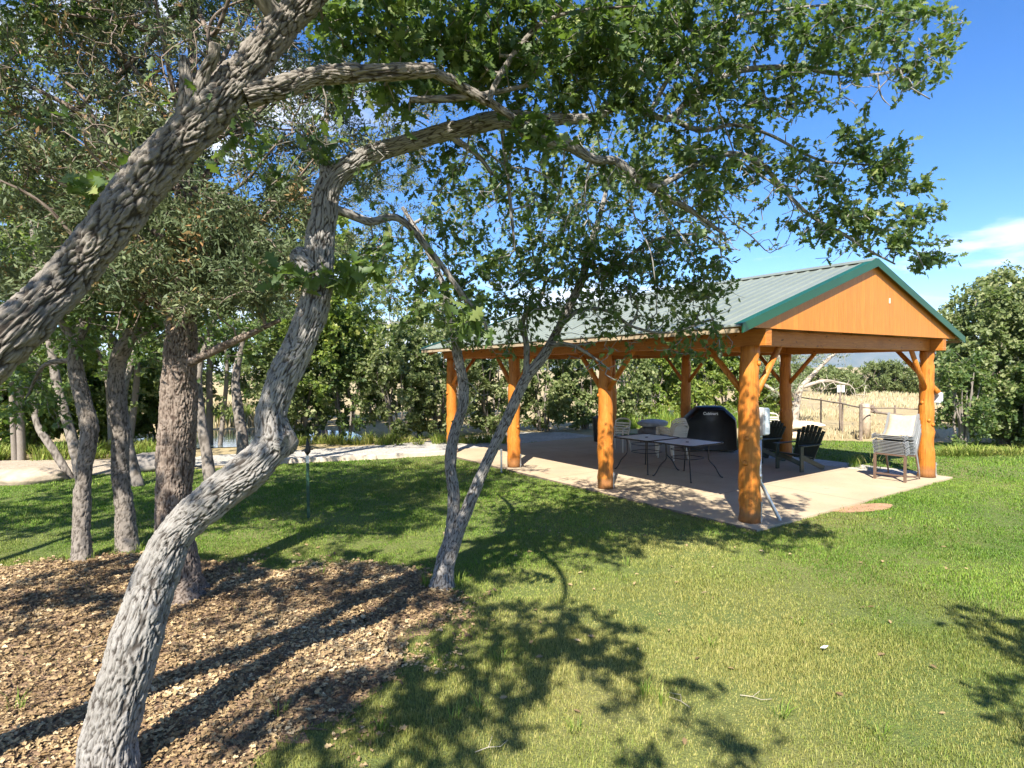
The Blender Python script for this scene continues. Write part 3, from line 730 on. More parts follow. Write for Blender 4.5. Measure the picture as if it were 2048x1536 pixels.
for sgn in (-1, 1):
    b.slab([pv(AM, B0, ZR+0.05), pv(AM+sgn*0.16, B0, roofz(AM+.16)+0.036), pv(AM+sgn*0.16, B1, roofz(AM+.16)+0.036), pv(AM, B1, ZR+0.05)], (0, 0, -0.008))
b.build('ridge_cap', M['roof'], pav, world=True)
for bb, dd in ((-OF+0.03, 1), (3*SP+OF-0.03, -1)):
    zg = 2.818; aL = AM-(AM+OE)*(ZR-0.02-zg)/(ZR-ZE); 
    al = max(-OE+0.30, aL); tri = [pv(al, bb, zg), pv(PW-al, bb, zg), pv(PW-al, bb, roofz(PW-al)-0.02), pv(AM, bb, ZR-0.02), pv(al, bb, roofz(al)-0.02)]
    b = MB(); b.slab(tri, tuple(PB*dd*0.025)); gb = b.build('gable_board', M['gable'], pav, world=True)
p = pv(AM+0.60, -OF+0.03, 3.42); b = MB(); b.box(p-PB*0.006, (0.035, 0.01, 0.09), np.stack([PA, PB, np.array([0, 0, 1.])], 1)); b.build('paint_chip', m_simple('bare_spot', (0.75, 0.68, 0.55), 0.7, 0, .1), pav, world=True)
# electrical fittings
M['grey_box'] = m_simple('painted_grey_metal', (0.62, 0.66, 0.67), 0.4, 0.1, 0.1, 6)
f1 = np.stack([PA, PB, np.array([0, 0, 1.])], 1)
ebp = PO+PA*0.215-PB*0.02
eb = tag(emp('breaker_box', tuple(ebp), YAW), 'pale grey metal breaker box on the nearest log post with a bent conduit below', 'electrical box')
b = MB(); b.box((0, 0, 1.47), (0.14, 0.22, 0.40)); b.build('box', M['grey_box'], eb, bevel=0.01)
b = MB(); b.box((0, -0.118, 1.47), (0.125, 0.014, 0.37)); b.box((0, -0.128, 1.40), (0.03, 0.012, 0.05)); b.build('cover', M['grey_box'], eb, bevel=0.004)
b = MB(); b.tube([(0, 0, 1.28), (0, 0, 0.66), (0.01, -0.005, 0.56), (0.05, -0.03, 0.48), (0.11, -0.09, 0.30), (0.19, -0.2, 0.02), (0.2, -0.215, -0.08)], 0.027, 12); b.tube([(0, 0, 1.28), (0, 0, 1.20)], 0.036, 12); b.tube([(0, 0, .68), (0, 0, .62)], 0.034, 12)
b.build('conduit', M['steel'], eb, smooth=True)
ob = tag(emp('outlet_box', tuple(pv(PW+0.235, -0.10)), YAW), 'small pale weatherproof outlet box on the right-hand front log post', 'electrical box')
b = MB(); b.box((0, 0, 1.62), (0.09, 0.13, 0.22)); b.build('box', M['grey_box'], ob, bevel=0.012)
b = MB(); b.box((0.0, -0.075, 1.63), (0.075, 0.03, 0.18)); b.build('cover', M['grey_box'], ob, bevel=0.012)
b = MB(); b.tube([(0, 0, 1.51), (0, 0, 1.46)], 0.022, 10); b.build('conduit', M['steel'], ob)
# ------------------------------------------------------------------ furniture
def link_copy(root, loc, rz, name=None):
    r = root.copy(); COL.objects.link(r); r.location = loc; r.rotation_euler = (0, 0, rz)
    for ch in root.children:
        c = ch.copy(); COL.objects.link(c); c.parent = r
        for g_ in ch.children:
            d = g_.copy(); COL.objects.link(d); d.parent = c
    return r
M['black_metal'] = m_simple('dark_powder_coat', (0.028, 0.026, 0.024), 0.4, 0.4, 0.2)
def m_glass():
    m, nt, b, o = mat('patio_glass'); b.inputs['Base Color'].default_value = (0.9, 0.91, 0.89, 1)  # near-white opaque base stands in for bright surroundings mirrored in the glass
    b.inputs['Roughness'].default_value = 0.06; b.inputs['Transmission Weight'].default_value = 0.0; b.inputs['IOR'].default_value = 1.45
    b.inputs['Specular IOR Level'].default_value = 0.35
    v = coords(nt); rr = ramp(nt, noise(nt, v, 3, 5), [(0.35, (0.25, 0.25, 0.25)), (0.7, (0.5, 0.5, 0.5))]); nt.links.new(rr, b.inputs['Roughness']); return m
M['glass'] = m_glass()
TW = 1.09
def patio_table(loc):
    t = emp('patio_table', loc, YAW); h = TW/2; zt = 0.72
    def rr(w, r=0.12, n=6):
        out = []
        for cx, cy, a0 in ((w-r, w-r, 0), (-w+r, w-r, 90), (-w+r, -w+r, 180), (w-r, -w+r, 270)):
            for k in range(n+1): q = math.radians(a0+90*k/n); out.append((cx+r*math.cos(q), cy+r*math.sin(q)))
        return out
    b = MB(); b.prism(rr(h-0.022), zt-0.004, zt+0.004); b.build('glass_top', M['glass'], t)
    b = MB(); P = [(x, y, zt) for x, y in rr(h-0.012)]; b.tube(P, 0.017, 8, closed=True); b.build('rim', M['black_metal'], t, smooth=True)
    b = MB(); b.tube([(0.028*math.cos(k*PI/8), 0.028*math.sin(k*PI/8), zt+0.007) for k in range(16)], 0.007, 6, closed=True); b.build('umbrella_hole', M['black_metal'], t, smooth=True)
    q = 0.30
    for sx, sy in ((1, 1), (-1, 1), (-1, -1), (1, -1)):
        d = np.array([sx, sy, 0])
        b = MB(); P, R = spline([d*q*1.06+[0, 0, zt-0.01], d*q+[0, 0, 0.6], d*q+[0, 0, 0.42], d*(q+0.015)+[0, 0, 0.34], d*(q+0.09)+[0, 0, 0.22], d*(h-0.09)+[0, 0, 0.05], d*(h-0.055)+[0, 0, 0.0]], [0.013]*7, 0.03)
        b.tube(P, R, 8); b.tube([d*(h-0.055)+[0, 0, 0.0], d*(h-0.055)+[0, 0, 0.02]], 0.019, 8); b.build('leg', M['black_metal'], t, smooth=True)
    for zz, w in ((0.575, q), (0.405, q)):
        b = MB(); b.tube([(x, y, zz) for x, y in rr(w, 0.22)], 0.009, 6, closed=True); b.build('rail', M['black_metal'], t, smooth=True)
    b = MB()
    for sx in (1, -1): b.tube([(-h+0.03, sx*q, zt-0.022), (h-0.03, sx*q, zt-0.022)], 0.009, 6)
    b.build('top_support', M['black_metal'], t)
    return t
T2 = np.array([3.64, 12.22, 0]); T1 = T2+PB*(TW+0.02)-PA*0.02
t = patio_table(tuple(T2)); tag(t, 'glass-topped patio table with black curved legs, the one nearer the front post', 'table', 'glass patio tables pushed together')
t = link_copy(t, tuple(T1), YAW); tag(t, 'glass-topped patio table with black legs, farther one beside the orange middle post', 'table', 'glass patio tables pushed together')
# covered grill
M['cover'] = m_simple('black_vinyl_cover', (0.012, 0.011, 0.012), 0.42, 0, 0.3, 5, 0.5)
def grill(loc, rz):
    g_ = tag(emp('covered_grill', loc, rz), 'large gas grill hidden under a black fitted cover with white lettering', 'grill')
    prof = [(-.71, 0.03), (-.70, 0.40), (-.69, 0.80), (-.67, 0.90), (-.54, 1.02), (-.42, 1.14), (-.37, 1.20), (-.30, 1.222), (.30, 1.226), (.38, 1.205), (.44, 1.13), (.56, 1.02), (.68, 0.90), (.70, 0.80), (.71, 0.40), (.72, 0.03)]
    n = len(prof); rows = 9; V = []
    ys = np.linspace(-0.33, 0.33, rows)
    for j, y in enumerate(ys):
        k = 1-0.09*(abs(y)/0.33)**5
        for x, z in prof:
            zz = z if z < 0.5 else 0.5+(z-0.5)*(1-0.14*(abs(y)/0.33)**4)
            V.append((x*k+RNG.normal()*0.006, y+RNG.normal()*0.008+(0.03*math.sin(x*9+z*4) if abs(y) > .3 else 0), zz+RNG.normal()*0.004))
    F = [(j*n+i, j*n+i+1, (j+1)*n+i+1, (j+1)*n+i) for j in range(rows-1) for i in range(n-1)]
    for j in (0, rows-1):
        b0 = j*n; m_ = n//2
        for i in range(m_-1):
            F.append((b0+i, b0+i+1, b0+n-2-i, b0+n-1-i))
    b = MB().add(V, F); o = b.build('cover', M['cover'], g_, smooth=True); s = o.modifiers.new('s', 'SUBSURF'); s.levels = 1; s.render_levels = 1
    for x in (-.62, .62):
        for y in (-.24, .24): b = MB(); b.tube([(x-.02, y, 0.04), (x+.02, y, 0.04)], 0.04, 12); b.build('caster', M['black_metal'], g_)
    cu = bpy.data.curves.new('lettering', 'FONT'); cu.body = 'Cuisinart'; cu.size = 0.105; cu.extrude = 0.003; cu.align_x = 'CENTER'; cu.offset = 0.0035
    tx = bpy.data.objects.new('lettering', cu); COL.objects.link(tx); tx.parent = g_; tx.location = (-0.04, -0.375, 1.0); tx.rotation_euler = (math.radians(86), 0, 0)
    cu.materials.append(m_simple('white_print', (0.8, 0.8, 0.78), 0.6, 0, 0.02))
    bpy.context.view_layer.update(); me = bpy.data.meshes.new_from_object(tx.evaluated_get(bpy.context.evaluated_depsgraph_get())); nm = bpy.data.objects.new('printing', me); COL.objects.link(nm)
    nm.parent = g_; nm.location = tx.location; nm.rotation_euler = tx.rotation_euler; bpy.data.objects.remove(tx); nm.name = 'lettering'
    return g_
gp = gnd(1426, 903); grill((gp[0], gp[1]+0.33, 0), math.radians(-6))
# white resin chairs
M['resin'] = m_simple('aged_white_resin', (0.62, 0.58, 0.5), 0.5, 0, 0.08, 4)
def resin_chair(name, label, loc, rz, group=None, z=0.0):
    c = tag(emp(name, (loc[0], loc[1], z), rz), label, 'chair', group)
    b = MB(); b.slab([(-.23, -.24, .43), (.23, -.24, .43), (.20, .2, .40), (-.20, .2, .40)], (0, 0, -.02)); b.build('seat', M['resin'], c, bevel=0.01)
    b = MB(); p0 = np.array([0, .19, .42]); up = norm(np.array([0, .26, .96]))
    def arc(h, w):                           # curved horizontal slat
        return [p0+up*h+np.array([w*t, 0.05*(1-t*t), 0.0]) for t in np.linspace(-1, 1, 9)]
    for k, h in enumerate((.06, .13, .20, .27, .34)):
        A_ = arc(h, .205+h*.04); 
        for i in range(8): b.bar(A_[i], A_[i+1]+(A_[i+1]-A_[i])*.05, 0.014, 0.042)
    for sx in (-1, 1): b.tube([p0+np.array([sx*.20, 0, -.02]), p0+up*.2+np.array([sx*.222, 0, 0]), p0+up*.40+np.array([sx*.215, 0.01, 0]), p0+up*.455+np.array([sx*.15, .03, 0]), p0+up*.475+np.array([0, .045, 0])], [.02, .02, .02, .022, .024], 8)
    b.build('backrest', M['resin'], c, smooth=False)
    for sx in (-1, 1):
        b = MB(); b.tube([(sx*.24, -.22, .64), (sx*.27, -.05, .655), (sx*.26, .12, .645), (sx*.235, .22, .63)], [.022, .026, .026, .02], 8); b.tube([(sx*.24, -.23, .64), (sx*.245, -.25, .43)], .02, 8); b.build('armrest', M['resin'], c, smooth=True)
        b = MB(); b.tube([(sx*.235, -.24, .43), (sx*.255, -.27, 0)], [.026, .018], 8); b.build('leg', M['resin'], c, smooth=True)
        b = MB(); b.tube([(sx*.205, .2, .42), (sx*.235, .29, 0)], [.026, .018], 8); b.build('leg', M['resin'], c, smooth=True)
    return c
sp = gnd(1346, 917)
first = None
for k in range(4):
    rz = math.radians(207); d = np.array([math.sin(rz), -math.cos(rz), 0])*0.028*k
    lab = 'white resin slat-back chair in the tall stack behind the glass tables' if k < 3 else 'topmost white resin chair of the stack behind the glass tables'
    if first is None: first = resin_chair('resin_chair', lab, sp, rz, 'stacked white resin chairs'); cc = first
    else: cc = link_copy(first, (sp[0]+d[0], sp[1]+d[1], 0.048*k), rz); cc['label'] = lab
wp = gnd(1237, 902)
c1 = link_copy(first, (wp[0], wp[1], 0), math.radians(-35)); tag(c1, 'single white resin armchair standing alone beside the middle log post', 'chair'); del c1['group']
wp2 = at(1543, 858, 18.6)
c2 = link_copy(first, (wp2[0], wp2[1], GZ), math.radians(150)); tag(c2, 'white chair on the grass beyond the pavilion, seen past the adirondack chairs', 'chair'); del c2['group']
# dark bin
bp = gnd(1203, 884)
bn = tag(emp('trash_bin', (bp[0], bp[1]+.2, 0)), 'black trash bin half hidden behind the middle log post', 'bin')
b = MB(); b.tube([(0, 0, 0), (0, 0, .7)], [.21, .25], 20); b.build('body', M['black_metal'], bn, smooth=False)
b = MB(); b.tube([(0, 0, .70), (0, 0, .74), (0, 0, .80)], [.265, .26, .15], 20); b.build('lid', M['black_metal'], bn)
# adirondack chairs (dark green-black plastic lumber); local front is -y
M['dark_green'] = m_simple('dark_green_resin', (0.018, 0.032, 0.026), 0.45, 0, 0.25, 6)
def adirondack(loc, rz, label):
    c = tag(emp('adirondack_chair', loc, rz), label, 'chair', 'dark adirondack chairs')
    seat = MB()
    for k in range(6):
        t_ = k/5; p = np.array([0, -.27+.47*t_, .37-.11*t_]); seat.bar(p-[.26, 0, 0], p+[.26, 0, 0], .078, .02)
    seat.build('seat', M['dark_green'], c, bevel=.004)
    bk = MB(); n = 7
    for k in range(n):
        u = (k-(n-1)/2)/((n-1)/2); top = .80-.13*u*u; x0, x1 = u*.21, u*.30
        p = np.array([x0, .20, .23]); q = np.array([x1, .20+top*.40, .23+top*.92]); bk.bar(p, q, .022, .068+.012, up=(1, 0, 0))
    bk.tube([(-.30, .335, .56), (.30, .335, .56)], .02, 6); bk.tube([(-.33, .43, .80), (.33, .43, .80)], .02, 6)
    bk.build('backrest', M['dark_green'], c, bevel=.004)
    for sx in (-1, 1):
        b = MB(); b.slab([(sx*.25, -.34, .555), (sx*.38, -.34, .555), (sx*.39, -.1, .555), (sx*.34, .36, .555), (sx*.28, .36, .555)], (0, 0, .022)); b.build('armrest', M['dark_green'], c, bevel=.004)
        b = MB(); b.bar((sx*.30, -.28, 0), (sx*.30, -.28, .555), .035, .10, up=(0, 1, 0)); b.build('leg', M['dark_green'], c, bevel=.004)
        b = MB(); b.bar((sx*.265, -.29, .34), (sx*.265, .52, .02), .035, .10); b.build('leg', M['dark_green'], c, bevel=.004)
    return c
adirondack((6.33, 13.02, 0), math.radians(-90+28), 'dark adirondack chair in full view at the right edge of the patio')
a0 = [o for o in bpy.data.objects if o.name == 'adirondack_chair'][0]
a1 = link_copy(a0, (6.02, 14.25, 0), math.radians(-68)); tag(a1, 'dark adirondack chair partly hidden behind the breaker box on the near post', 'chair', 'dark adirondack chairs')
# stacked sling chairs
M['sling'] = m_simple('beige_sling_fabric', (0.47, 0.40, 0.29), 0.8, 0, 0.1, 20)
M['grey_frame'] = m_simple('grey_powder_coat', (0.30, 0.31, 0.32), 0.4, 0.35, 0.12)
M['brown_frame'] = m_simple('brown_powder_coat', (0.17, 0.11, 0.08), 0.45, 0.3, 0.15)
RAIL = [(-.25, .515), (-.235, .53), (-.10, .515), (.06, .49), (.17, .485), (.24, .53), (.30, .64), (.36, .78), (.405, .89), (.43, .915)]
def sling(name, loc, rz, label, full, z):
    c = tag(emp(name, (loc[0], loc[1], z), rz), label, 'chair', 'sling chairs stacked by the right front post')
    fm = M['brown_frame'] if full else M['grey_frame']
    for sx in (-1, 1):
        P, R = spline([(sx*.265, y, q) for y, q in RAIL], [.014]*len(RAIL), .03)
        n = len(P); hi = np.arange(n) > n*.45
        b = MB(); b.ribbon(P, np.where(hi, .042, .02), np.where(hi, .042 if full else .022, .026 if full else .012))
        b.build('side_rail', fm, c)
    V = []; F = []
    S = RAIL[1:-1]
    for i, (y, q) in enumerate(S):
        for j, x in enumerate(np.linspace(-.25, .25, 7)): V.append((x, y+.005, q+.008-.022*(1-(x/.25)**2)+RNG.normal()*.002))
    for i in range(len(S)-1):
        for j in range(6): F.append((i*7+j, i*7+j+1, (i+1)*7+j+1, (i+1)*7+j))
    b = MB().add(V, F); o = b.build('sling', M['sling'], c, smooth=True); sd = o.modifiers.new('t', 'SOLIDIFY'); sd.thickness = .005
    b = MB(); b.bar((-.265, -.25, .515), (.265, -.25, .515), .024, .030 if full else .011); b.build('front_rail', fm, c)
    for sx in (-1, 1):
        b = MB(); b.tube([(sx*.275, .20, .47), (sx*.28, .30, .20), (sx*.285, .36, 0 if full else .03)], .014, 8); b.build('leg', fm, c)
        if full:
            b = MB(); b.bar((sx*.275, -.26, 0), (sx*.275, -.255, .51), .045, .045, up=(0, 1, 0)); b.build('leg', fm, c, bevel=.004)
        else:
            b = MB(); b.bar((sx*.289, -.262, .497), (sx*.286, -.10, .532), .022, .014); b.build('leg', fm, c)
    if full:
        b = MB(); b.bar((-.25, -.26, .12), (.25, -.26, .12), .03, .03)
        for sx in (-1, 1): b.bar((sx*.277, -.23, .11), (sx*.283, .345, .05), .024, .03)
        b.build('stretcher', fm, c)
    return c
fl = gnd(1748, 958); fr_ = gnd(1811, 964); ctr = (fl+fr_)/2; ex = norm(fr_-fl); srz = math.atan2(ex[1], ex[0])-math.radians(17); ex = np.array([math.cos(srz), math.sin(srz), 0]); bk_ = np.array([-ex[1], ex[0], 0])
cbase = ctr+bk_*.26
sling('sling_chair', cbase, srz, 'brown-legged sling chair at the very bottom of the chair stack', True, 0.0)
up0 = None
for k in range(12):
    zz = .030*(k+1)+ (0.03 if k > 8 else 0.0); off = -bk_*0.009*k+ex*RNG.normal()*.004
    lab = 'grey-framed sling chair in the middle of the chair stack by the right post' if k < 11 else 'topmost beige sling chair of the stack by the right post'
    if up0 is None: up0 = sling('sling_chair', cbase+off, srz, lab, False, zz)
    else: cc = link_copy(up0, tuple(cbase+off+np.array([0, 0, zz])), srz); cc['label'] = lab
# metal stake, T-post
b = MB(); p = gnd(1003, 946, GZ); b.tube([p, p+np.array([0, 0, .52])], .022, 8); b.tube([p+[0, 0, .50], p+[0, 0, .53]], .03, 8)
tag(b.build('metal_stake', M['steel'], smooth=False), 'thin grey metal stake in the lawn beside the second post from the left', 'stake')
p = gnd(617, 1036, GZ); tp_ = tag(emp('garden_post', tuple(p)), 'slim dark green metal post standing in the shaded lawn', 'post')
b = MB(); b.bar((0, 0, -.05), (0, 0, .86), .045, .012, up=(0, 1, 0)); b.bar((0, .012, -.05), (0, .012, .86), .012, .024, up=(0, 1, 0)); b.build('stem', m_simple('green_post_paint', (.018, .06, .04), .5, .2, .2), tp_)
b = MB(); b.bar((0, 0, .86), (0, 0, .98), .045, .012, up=(0, 1, 0)); b.build('tip', M['grey_box'], tp_)
b = MB(); b.tube([(0, 0, .98), (0, 0, 1.04), (.01, 0, 1.10), (0, 0, 1.25)], [.01, .05, .04, .01], 8); b.tube([(-.09, 0, 1.05), (.09, 0, 1.08)], .012, 6); b.build('sprinkler_head', M['black_metal'], tp_)
# ------------------------------------------------------------------ rocks
def rock(name, label, c, r, m, seed, flat=0.0, cat='boulder'):
    bpy_v = []; n1, n2 = 22, 34
    th = np.linspace(0.02, PI-0.02, n1); ph = np.arange(n2)*2*PI/n2
    D = np.stack([np.outer(np.sin(th), np.cos(ph)), np.outer(np.sin(th), np.sin(ph)), np.outer(np.cos(th), np.ones(n2))], 2).reshape(-1, 3)
    p = 2.6; k = (np.abs(D)**p).sum(1)**(-1/p); X = D*k[:, None]
    X = X*(1+.16*vnoise(D*1.6+seed*7, seed)+.07*vnoise(D*4+seed, seed+1)+.03*vnoise(D*11, seed+2))[:, None]*np.array(r)
    X[:, 2] = np.maximum(X[:, 2], -r[2]*.75)
    i = np.arange(n1-1)[:, None]*n2; a0 = np.arange(n2)[None]; a1 = (a0+1) % n2
    Q = np.stack([i+a0, i+n2+a0, i+n2+a1, i+a1], 2).reshape(-1, 4); caps = [np.array([list(range(n2))]), np.array([list(range((n1-1)*n2, n1*n2))[::-1]])]
    o = npmesh(name, X, [Q, np.concatenate(caps)], m, None, smooth=True); o.location = c; return tag(o, label, cat)
M['sand'] = m_simple('pale_sandstone', (.62, .48, .34), .95, 0, .3, 3, .8); M['rock'] = m_simple('grey_rock', (.2, .18, .16), .95, 0, .4, 4, .8)
q = gnd(1612, 882, GZ); rock('sandstone_block', 'pale sandstone block lying under a flat slab beyond the adirondack chairs', (q[0]-.1, q[1]+.4, .12), (.52, .36, .2), M['sand'], 1)
rock('sandstone_slab', 'flat pale sandstone slab on top of a block beyond the adirondack chairs', (q[0]-.05, q[1]+.35, .43), (.72, .42, .13), M['sand'], 2)
q = gnd(1308, 880, GZ); rock('stone_block', 'dark grey-green stone block beside the stacked white chairs', (q[0], q[1]+.3, .16), (.42, .35, .24), M['rock'], 3)
rock('stone_slab', 'pale-topped stone slab lying on the dark block by the white chairs', (q[0]+.05, q[1]+.3, .48), (.5, .4, .12), m_simple('grey_sandstone', (.45, .43, .4), .95, 0, .3, 3, .8), 4)
q = gnd(300, 938, GZ); rock('grey_boulder', 'dark grey boulder beside the path behind the juniper trunk', (q[0]+.1, q[1], .08), (.62, .45, .26), M['rock'], 5)
q = gnd(36, 966, GZ); rock('flat_boulder', 'low flat tan boulder at the left edge of the lawn', (q[0], q[1]+.2, .04), (.75, .5, .2), m_simple('tan_rock', (.36, .29, .21), .95, 0, .3, 4, .8), 6)
# ------------------------------------------------------------------ fence, sign post beyond the lawn
M['grey_wood'] = m_simple('weathered_wood', (.30, .22, .16), .9, 0, .35, 12, .5); M['dark_wood'] = m_simple('old_rail_wood', (.2, .155, .12), .9, 0, .3, 12)
lp = gnd(1731, 876, GZ)
fe = tag(emp('rail_fence', tuple(lp)), 'rustic wooden rail fence with a stout pale log post along the dry field', 'fence')
b = MB(); b.tube([lp, lp+[.02, 0, .6], lp+[0, 0, 1.12]], [.14, .13, .125], 12, noise=.03); b.tube([lp+[.0, 0, 1.12], lp+[0, 0, 1.13]], [.125, .03], 12); b.build('post', m_simple('pale_log', (.42, .33, .24), .9, 0, .3, 10, .5), fe, smooth=True, world=True)
b = MB(); b.tube([lp+[.16, -.02, 1.04], lp+[.3, -.06, .82]], [.075, .07], 8); b.build('rail_stub', M['dark_wood'], fe, world=True)
def railz(p, q, r, name='rail'): 
    m_ = (np.array(p)+np.array(q))/2-[0, 0, .012]; b = MB(); b.tube([p, m_, q], r, 7); return b.build(name, M['dark_wood'], fe, world=True)
r0 = lp+[.1, 0, .86]; r1 = at(1905, 843, 16.6); r2 = at(2060, 850, 14.8)
railz(r0, r1, .04)
fp = []
for px, py, d in ((1722, 815, 18.4), (1685, 807, 19.8), (1642, 800, 22.3), (1598, 794, 25.5), (1500, 783, 33)): fp.append(at(px, py, d))
for i in range(len(fp)-1): railz(fp[i], fp[i+1], .026)
for i, p in enumerate(fp[:4]):
    g0 = np.array([p[0], p[1], GZ-.1]); b = MB(); b.tube([g0, np.array([p[0], p[1], p[2]+(.09 if i != 1 else .0)])], .03 if i else .05, 7); b.build('post', M['dark_wood'], fe, world=True)
e1 = at(1790, 816, 18.9); e2 = at(1900, 820, 18.6); railz(fp[0], e1, .02); railz(e1, e2, .02)
b = MB(); b.tube([np.array([e1[0], e1[1]-.0, GZ-.1]), e1+[0, 0, .09]], .035, 7); b.build('post', M['dark_wood'], fe, world=True)
# sign post in the field
s0 = at(1685, 830, 20.1); sg = tag(emp('sign_post', (s0[0], s0[1]+.15, GZ)), 'thin post carrying two small white plates above the field fence', 'sign post')
b = MB(); b.tube([(0, 0, -.05), (0, 0, 1.62)], .035, 8); b.build('post', M['dark_wood'], sg)
for x in (-.075, .075):
    b = MB(); b.box((x, -.045, 1.55), (.10, .012, .24)); b.build('plate', m_simple('white_plate', (.78, .78, .76), .5, 0, .05), sg)
# ------------------------------------------------------------------ near trees
def px_trace(w, L, step=0.03, sides=24, rough=1.0, nodes=True, seed=0, skip=0.0, attach=None, sink=0.0):
    """L: (px, py, distance, half width in photo pixels)"""
    P = [at(a, b, d) for a, b, d, h in L]; R = [h/FPX*d*.88 for a, b, d, h in L]
    if rough >= .8 and L[0][2] < 9 and sides >= 18: step *= .6; sides = int(sides*1.8)
    if sink: P[0] = P[0]-np.array([0, 0, sink])
    return w.trace(P, R, step, sides, rough, nodes, seed, skip, attach)
def fill(L, d0=None, d1=None):
    """interpolate missing distances"""
    k = [i for i, q in enumerate(L) if q[2] is not None]
    return [(q[0], q[1], float(np.interp(i, k, [L[j][2] for j in k])), q[3]) for i, q in enumerate(L)]
def split(tips, p):
    a = [t for t in tips if RNG.random() < p]; return a
# --- A: the twisting oak in front
n_ = None
DEAD = [[(1348, 5), (1361, 85), (1382, 147), (1406, 178)], [(1420, 116), (1433, 205), (1457, 273), (1478, 328), (1512, 362)], [(1351, 357), (1361, 393), (1413, 454), (1443, 478)], [(1455, 312), (1500, 335), (1573, 390), (1607, 430)], [(1577, 140), (1590, 180), (1608, 200), (1618, 206)], [(1676, 147), (1680, 168), (1679, 188)],
  [(1755, 150), (1761, 188), (1772, 205)], [(1800, 140), (1815, 170), (1860, 198)], [(1522, 170), (1540, 215), (1565, 235), (1576, 240)], [(1310, 375), (1330, 430), (1370, 480), (1390, 520)], [(1250, 330), (1265, 420), (1300, 500), (1310, 560)], [(1180, 318), (1170, 400), (1190, 480)], [(1130, 292), (1120, 380), (1090, 450)], [(1405, 330), (1440, 420), (1500, 470), (1530, 500)], [(940, 262), (925, 330), (880, 380)], [(1120, 120), (1180, 200), (1200, 300)], [(1240, 20), (1270, 120), (1330, 190)], [(960, 290), (1010, 330), (1080, 345), (1130, 395)]]
SPROUT = [(560, 545, 50, 22), (700, 555, 45, 28), (945, 650, 50, 22), (1060, 250, 40, 22), (1110, 285, 40, 16), (170, 375, 35, 15), (640, 150, 60, 40)]
A_TR = fill([(205, 1560, 3.3, 64), (228, 1450, n_, 57), (258, 1330, n_, 53), (285, 1230, n_, 49), (312, 1150, n_, 44), (352, 1070, n_, 40), (430, 992, n_, 42), (505, 935, n_, 43), (545, 885, 3.88, 42), (545, 830, n_, 36), (566, 760, n_, 34), (600, 690, n_, 36), (630, 605, n_, 36), (636, 520, n_, 35), (646, 440, n_, 28), (662, 365, 4.08, 27), (725, 317, n_, 24), (794, 293, n_, 20), (879, 268, n_, 19), (982, 242, n_, 21), (1033, 240, n_, 20), (1118, 240, 4.4, 13)])
ra = A_TR[0]; bx = at(205, 1560, 3.3)
tA = tag(emp('oak_tree', (bx[0], bx[1], GZ)), 'grey twisting oak in the foreground with an elbow bend and a long limb reaching right', 'tree', 'oak trees')
w = Wood(); ids = px_trace(w, A_TR, 0.011, 84, 1.0, True, 3, 0.66, sink=0.1)
last = ids[-1]
px_trace(w, fill([(560, 885, 3.87, 34), (577, 889, n_, 30), (580, 890, 3.86, 22)]), 0.011, 48, 0.8, False, 4)
px_trace(w, fill([(630, 540, 4.0, 28), (602, 515, n_, 24), (588, 503, 3.98, 15)]), 0.011, 48, 1.0, False, 5)
px_trace(w, fill([(664, 375, 4.08, 24), (652, 340, n_, 16), (648, 330, 4.06, 9)]), 0.011, 36, 1.0, False, 6)
px_trace(w, fill([(1040, 258, 4.35, 16), (1067, 270, n_, 17), (1135, 290, n_, 15), (1187, 318, n_, 11), (1238, 325, n_, 10), (1306, 379, 4.6, 8), (1380, 420, n_, 6.5), (1450, 470, 4.8, 4)]), 0.02, 28, 1.0, True, 7, attach=last)
a2 = px_trace(w, fill([(1100, 238, 4.4, 14), (1187, 236, n_, 11), (1238, 212, n_, 9.5), (1289, 225, n_, 9), (1340, 236, 4.6, 8), (1385, 191, n_, 7.5), (1437, 160, n_, 7), (1471, 143, n_, 7), (1539, 135, 4.75, 6), (1607, 137, n_, 5.5), (1676, 147, n_, 5), (1744, 150, n_, 4), (1800, 138, n_, 3), (1865, 112, 5.0, 2)]), 0.02, 18, 1.0, True, 8, attach=last)
px_trace(w, fill([(1236, 325, 4.5, 9), (1300, 372, n_, 8), (1351, 355, n_, 7.5), (1402, 325, n_, 7), (1464, 307, 4.65, 6.5), (1522, 328, n_, 6), (1573, 386, n_, 5), (1625, 434, n_, 4.5), (1686, 468, n_, 4), (1727, 495, n_, 3.2), (1790, 528, 4.9, 2)]), 0.02, 16, 1.0, True, 9, attach=last)
px_trace(w, fill([(1340, 236, 4.6, 7), (1400, 260, n_, 6), (1470, 250, n_, 4.5), (1540, 270, n_, 3.5), (1640, 320, n_, 3), (1740, 330, 4.9, 2)]), 0.03, 12, 0.6, True, 10, attach=a2[3])
px_trace(w, fill([(1300, 225, 4.55, 6), (1340, 150, n_, 5.5), (1380, 90, n_, 5), (1460, 40, n_, 4), (1560, 20, 4.7, 3), (1700, 10, n_, 2), (1820, 40, 4.9, 2)]), 0.03, 12, 0.6, True, 11, attach=a2[3])
px_trace(w, fill([(645, 412, 4.08, 12), (690, 425, n_, 11), (740, 443, n_, 9.5), (800, 438, 4.3, 8), (868, 512, n_, 7.5), (933, 600, 4.6, 6.5), (966, 640, n_, 4.5), (985, 690, 4.8, 2.5)]), 0.02, 16, 1.0, True, 12, attach=ids[int(len(ids)*.62)])
px_trace(w, fill([(1005, 262, 4.33, 6), (1014, 340, n_, 5), (1022, 420, n_, 4), (1030, 500, 4.4, 2.5)]), 0.03, 10, 0.6, True, 13)
px_trace(w, fill([(905, 275, 4.26, 8), (955, 310, n_, 6), (985, 350, 4.3, 4)]), 0.03, 10, 0.6, True, 14)
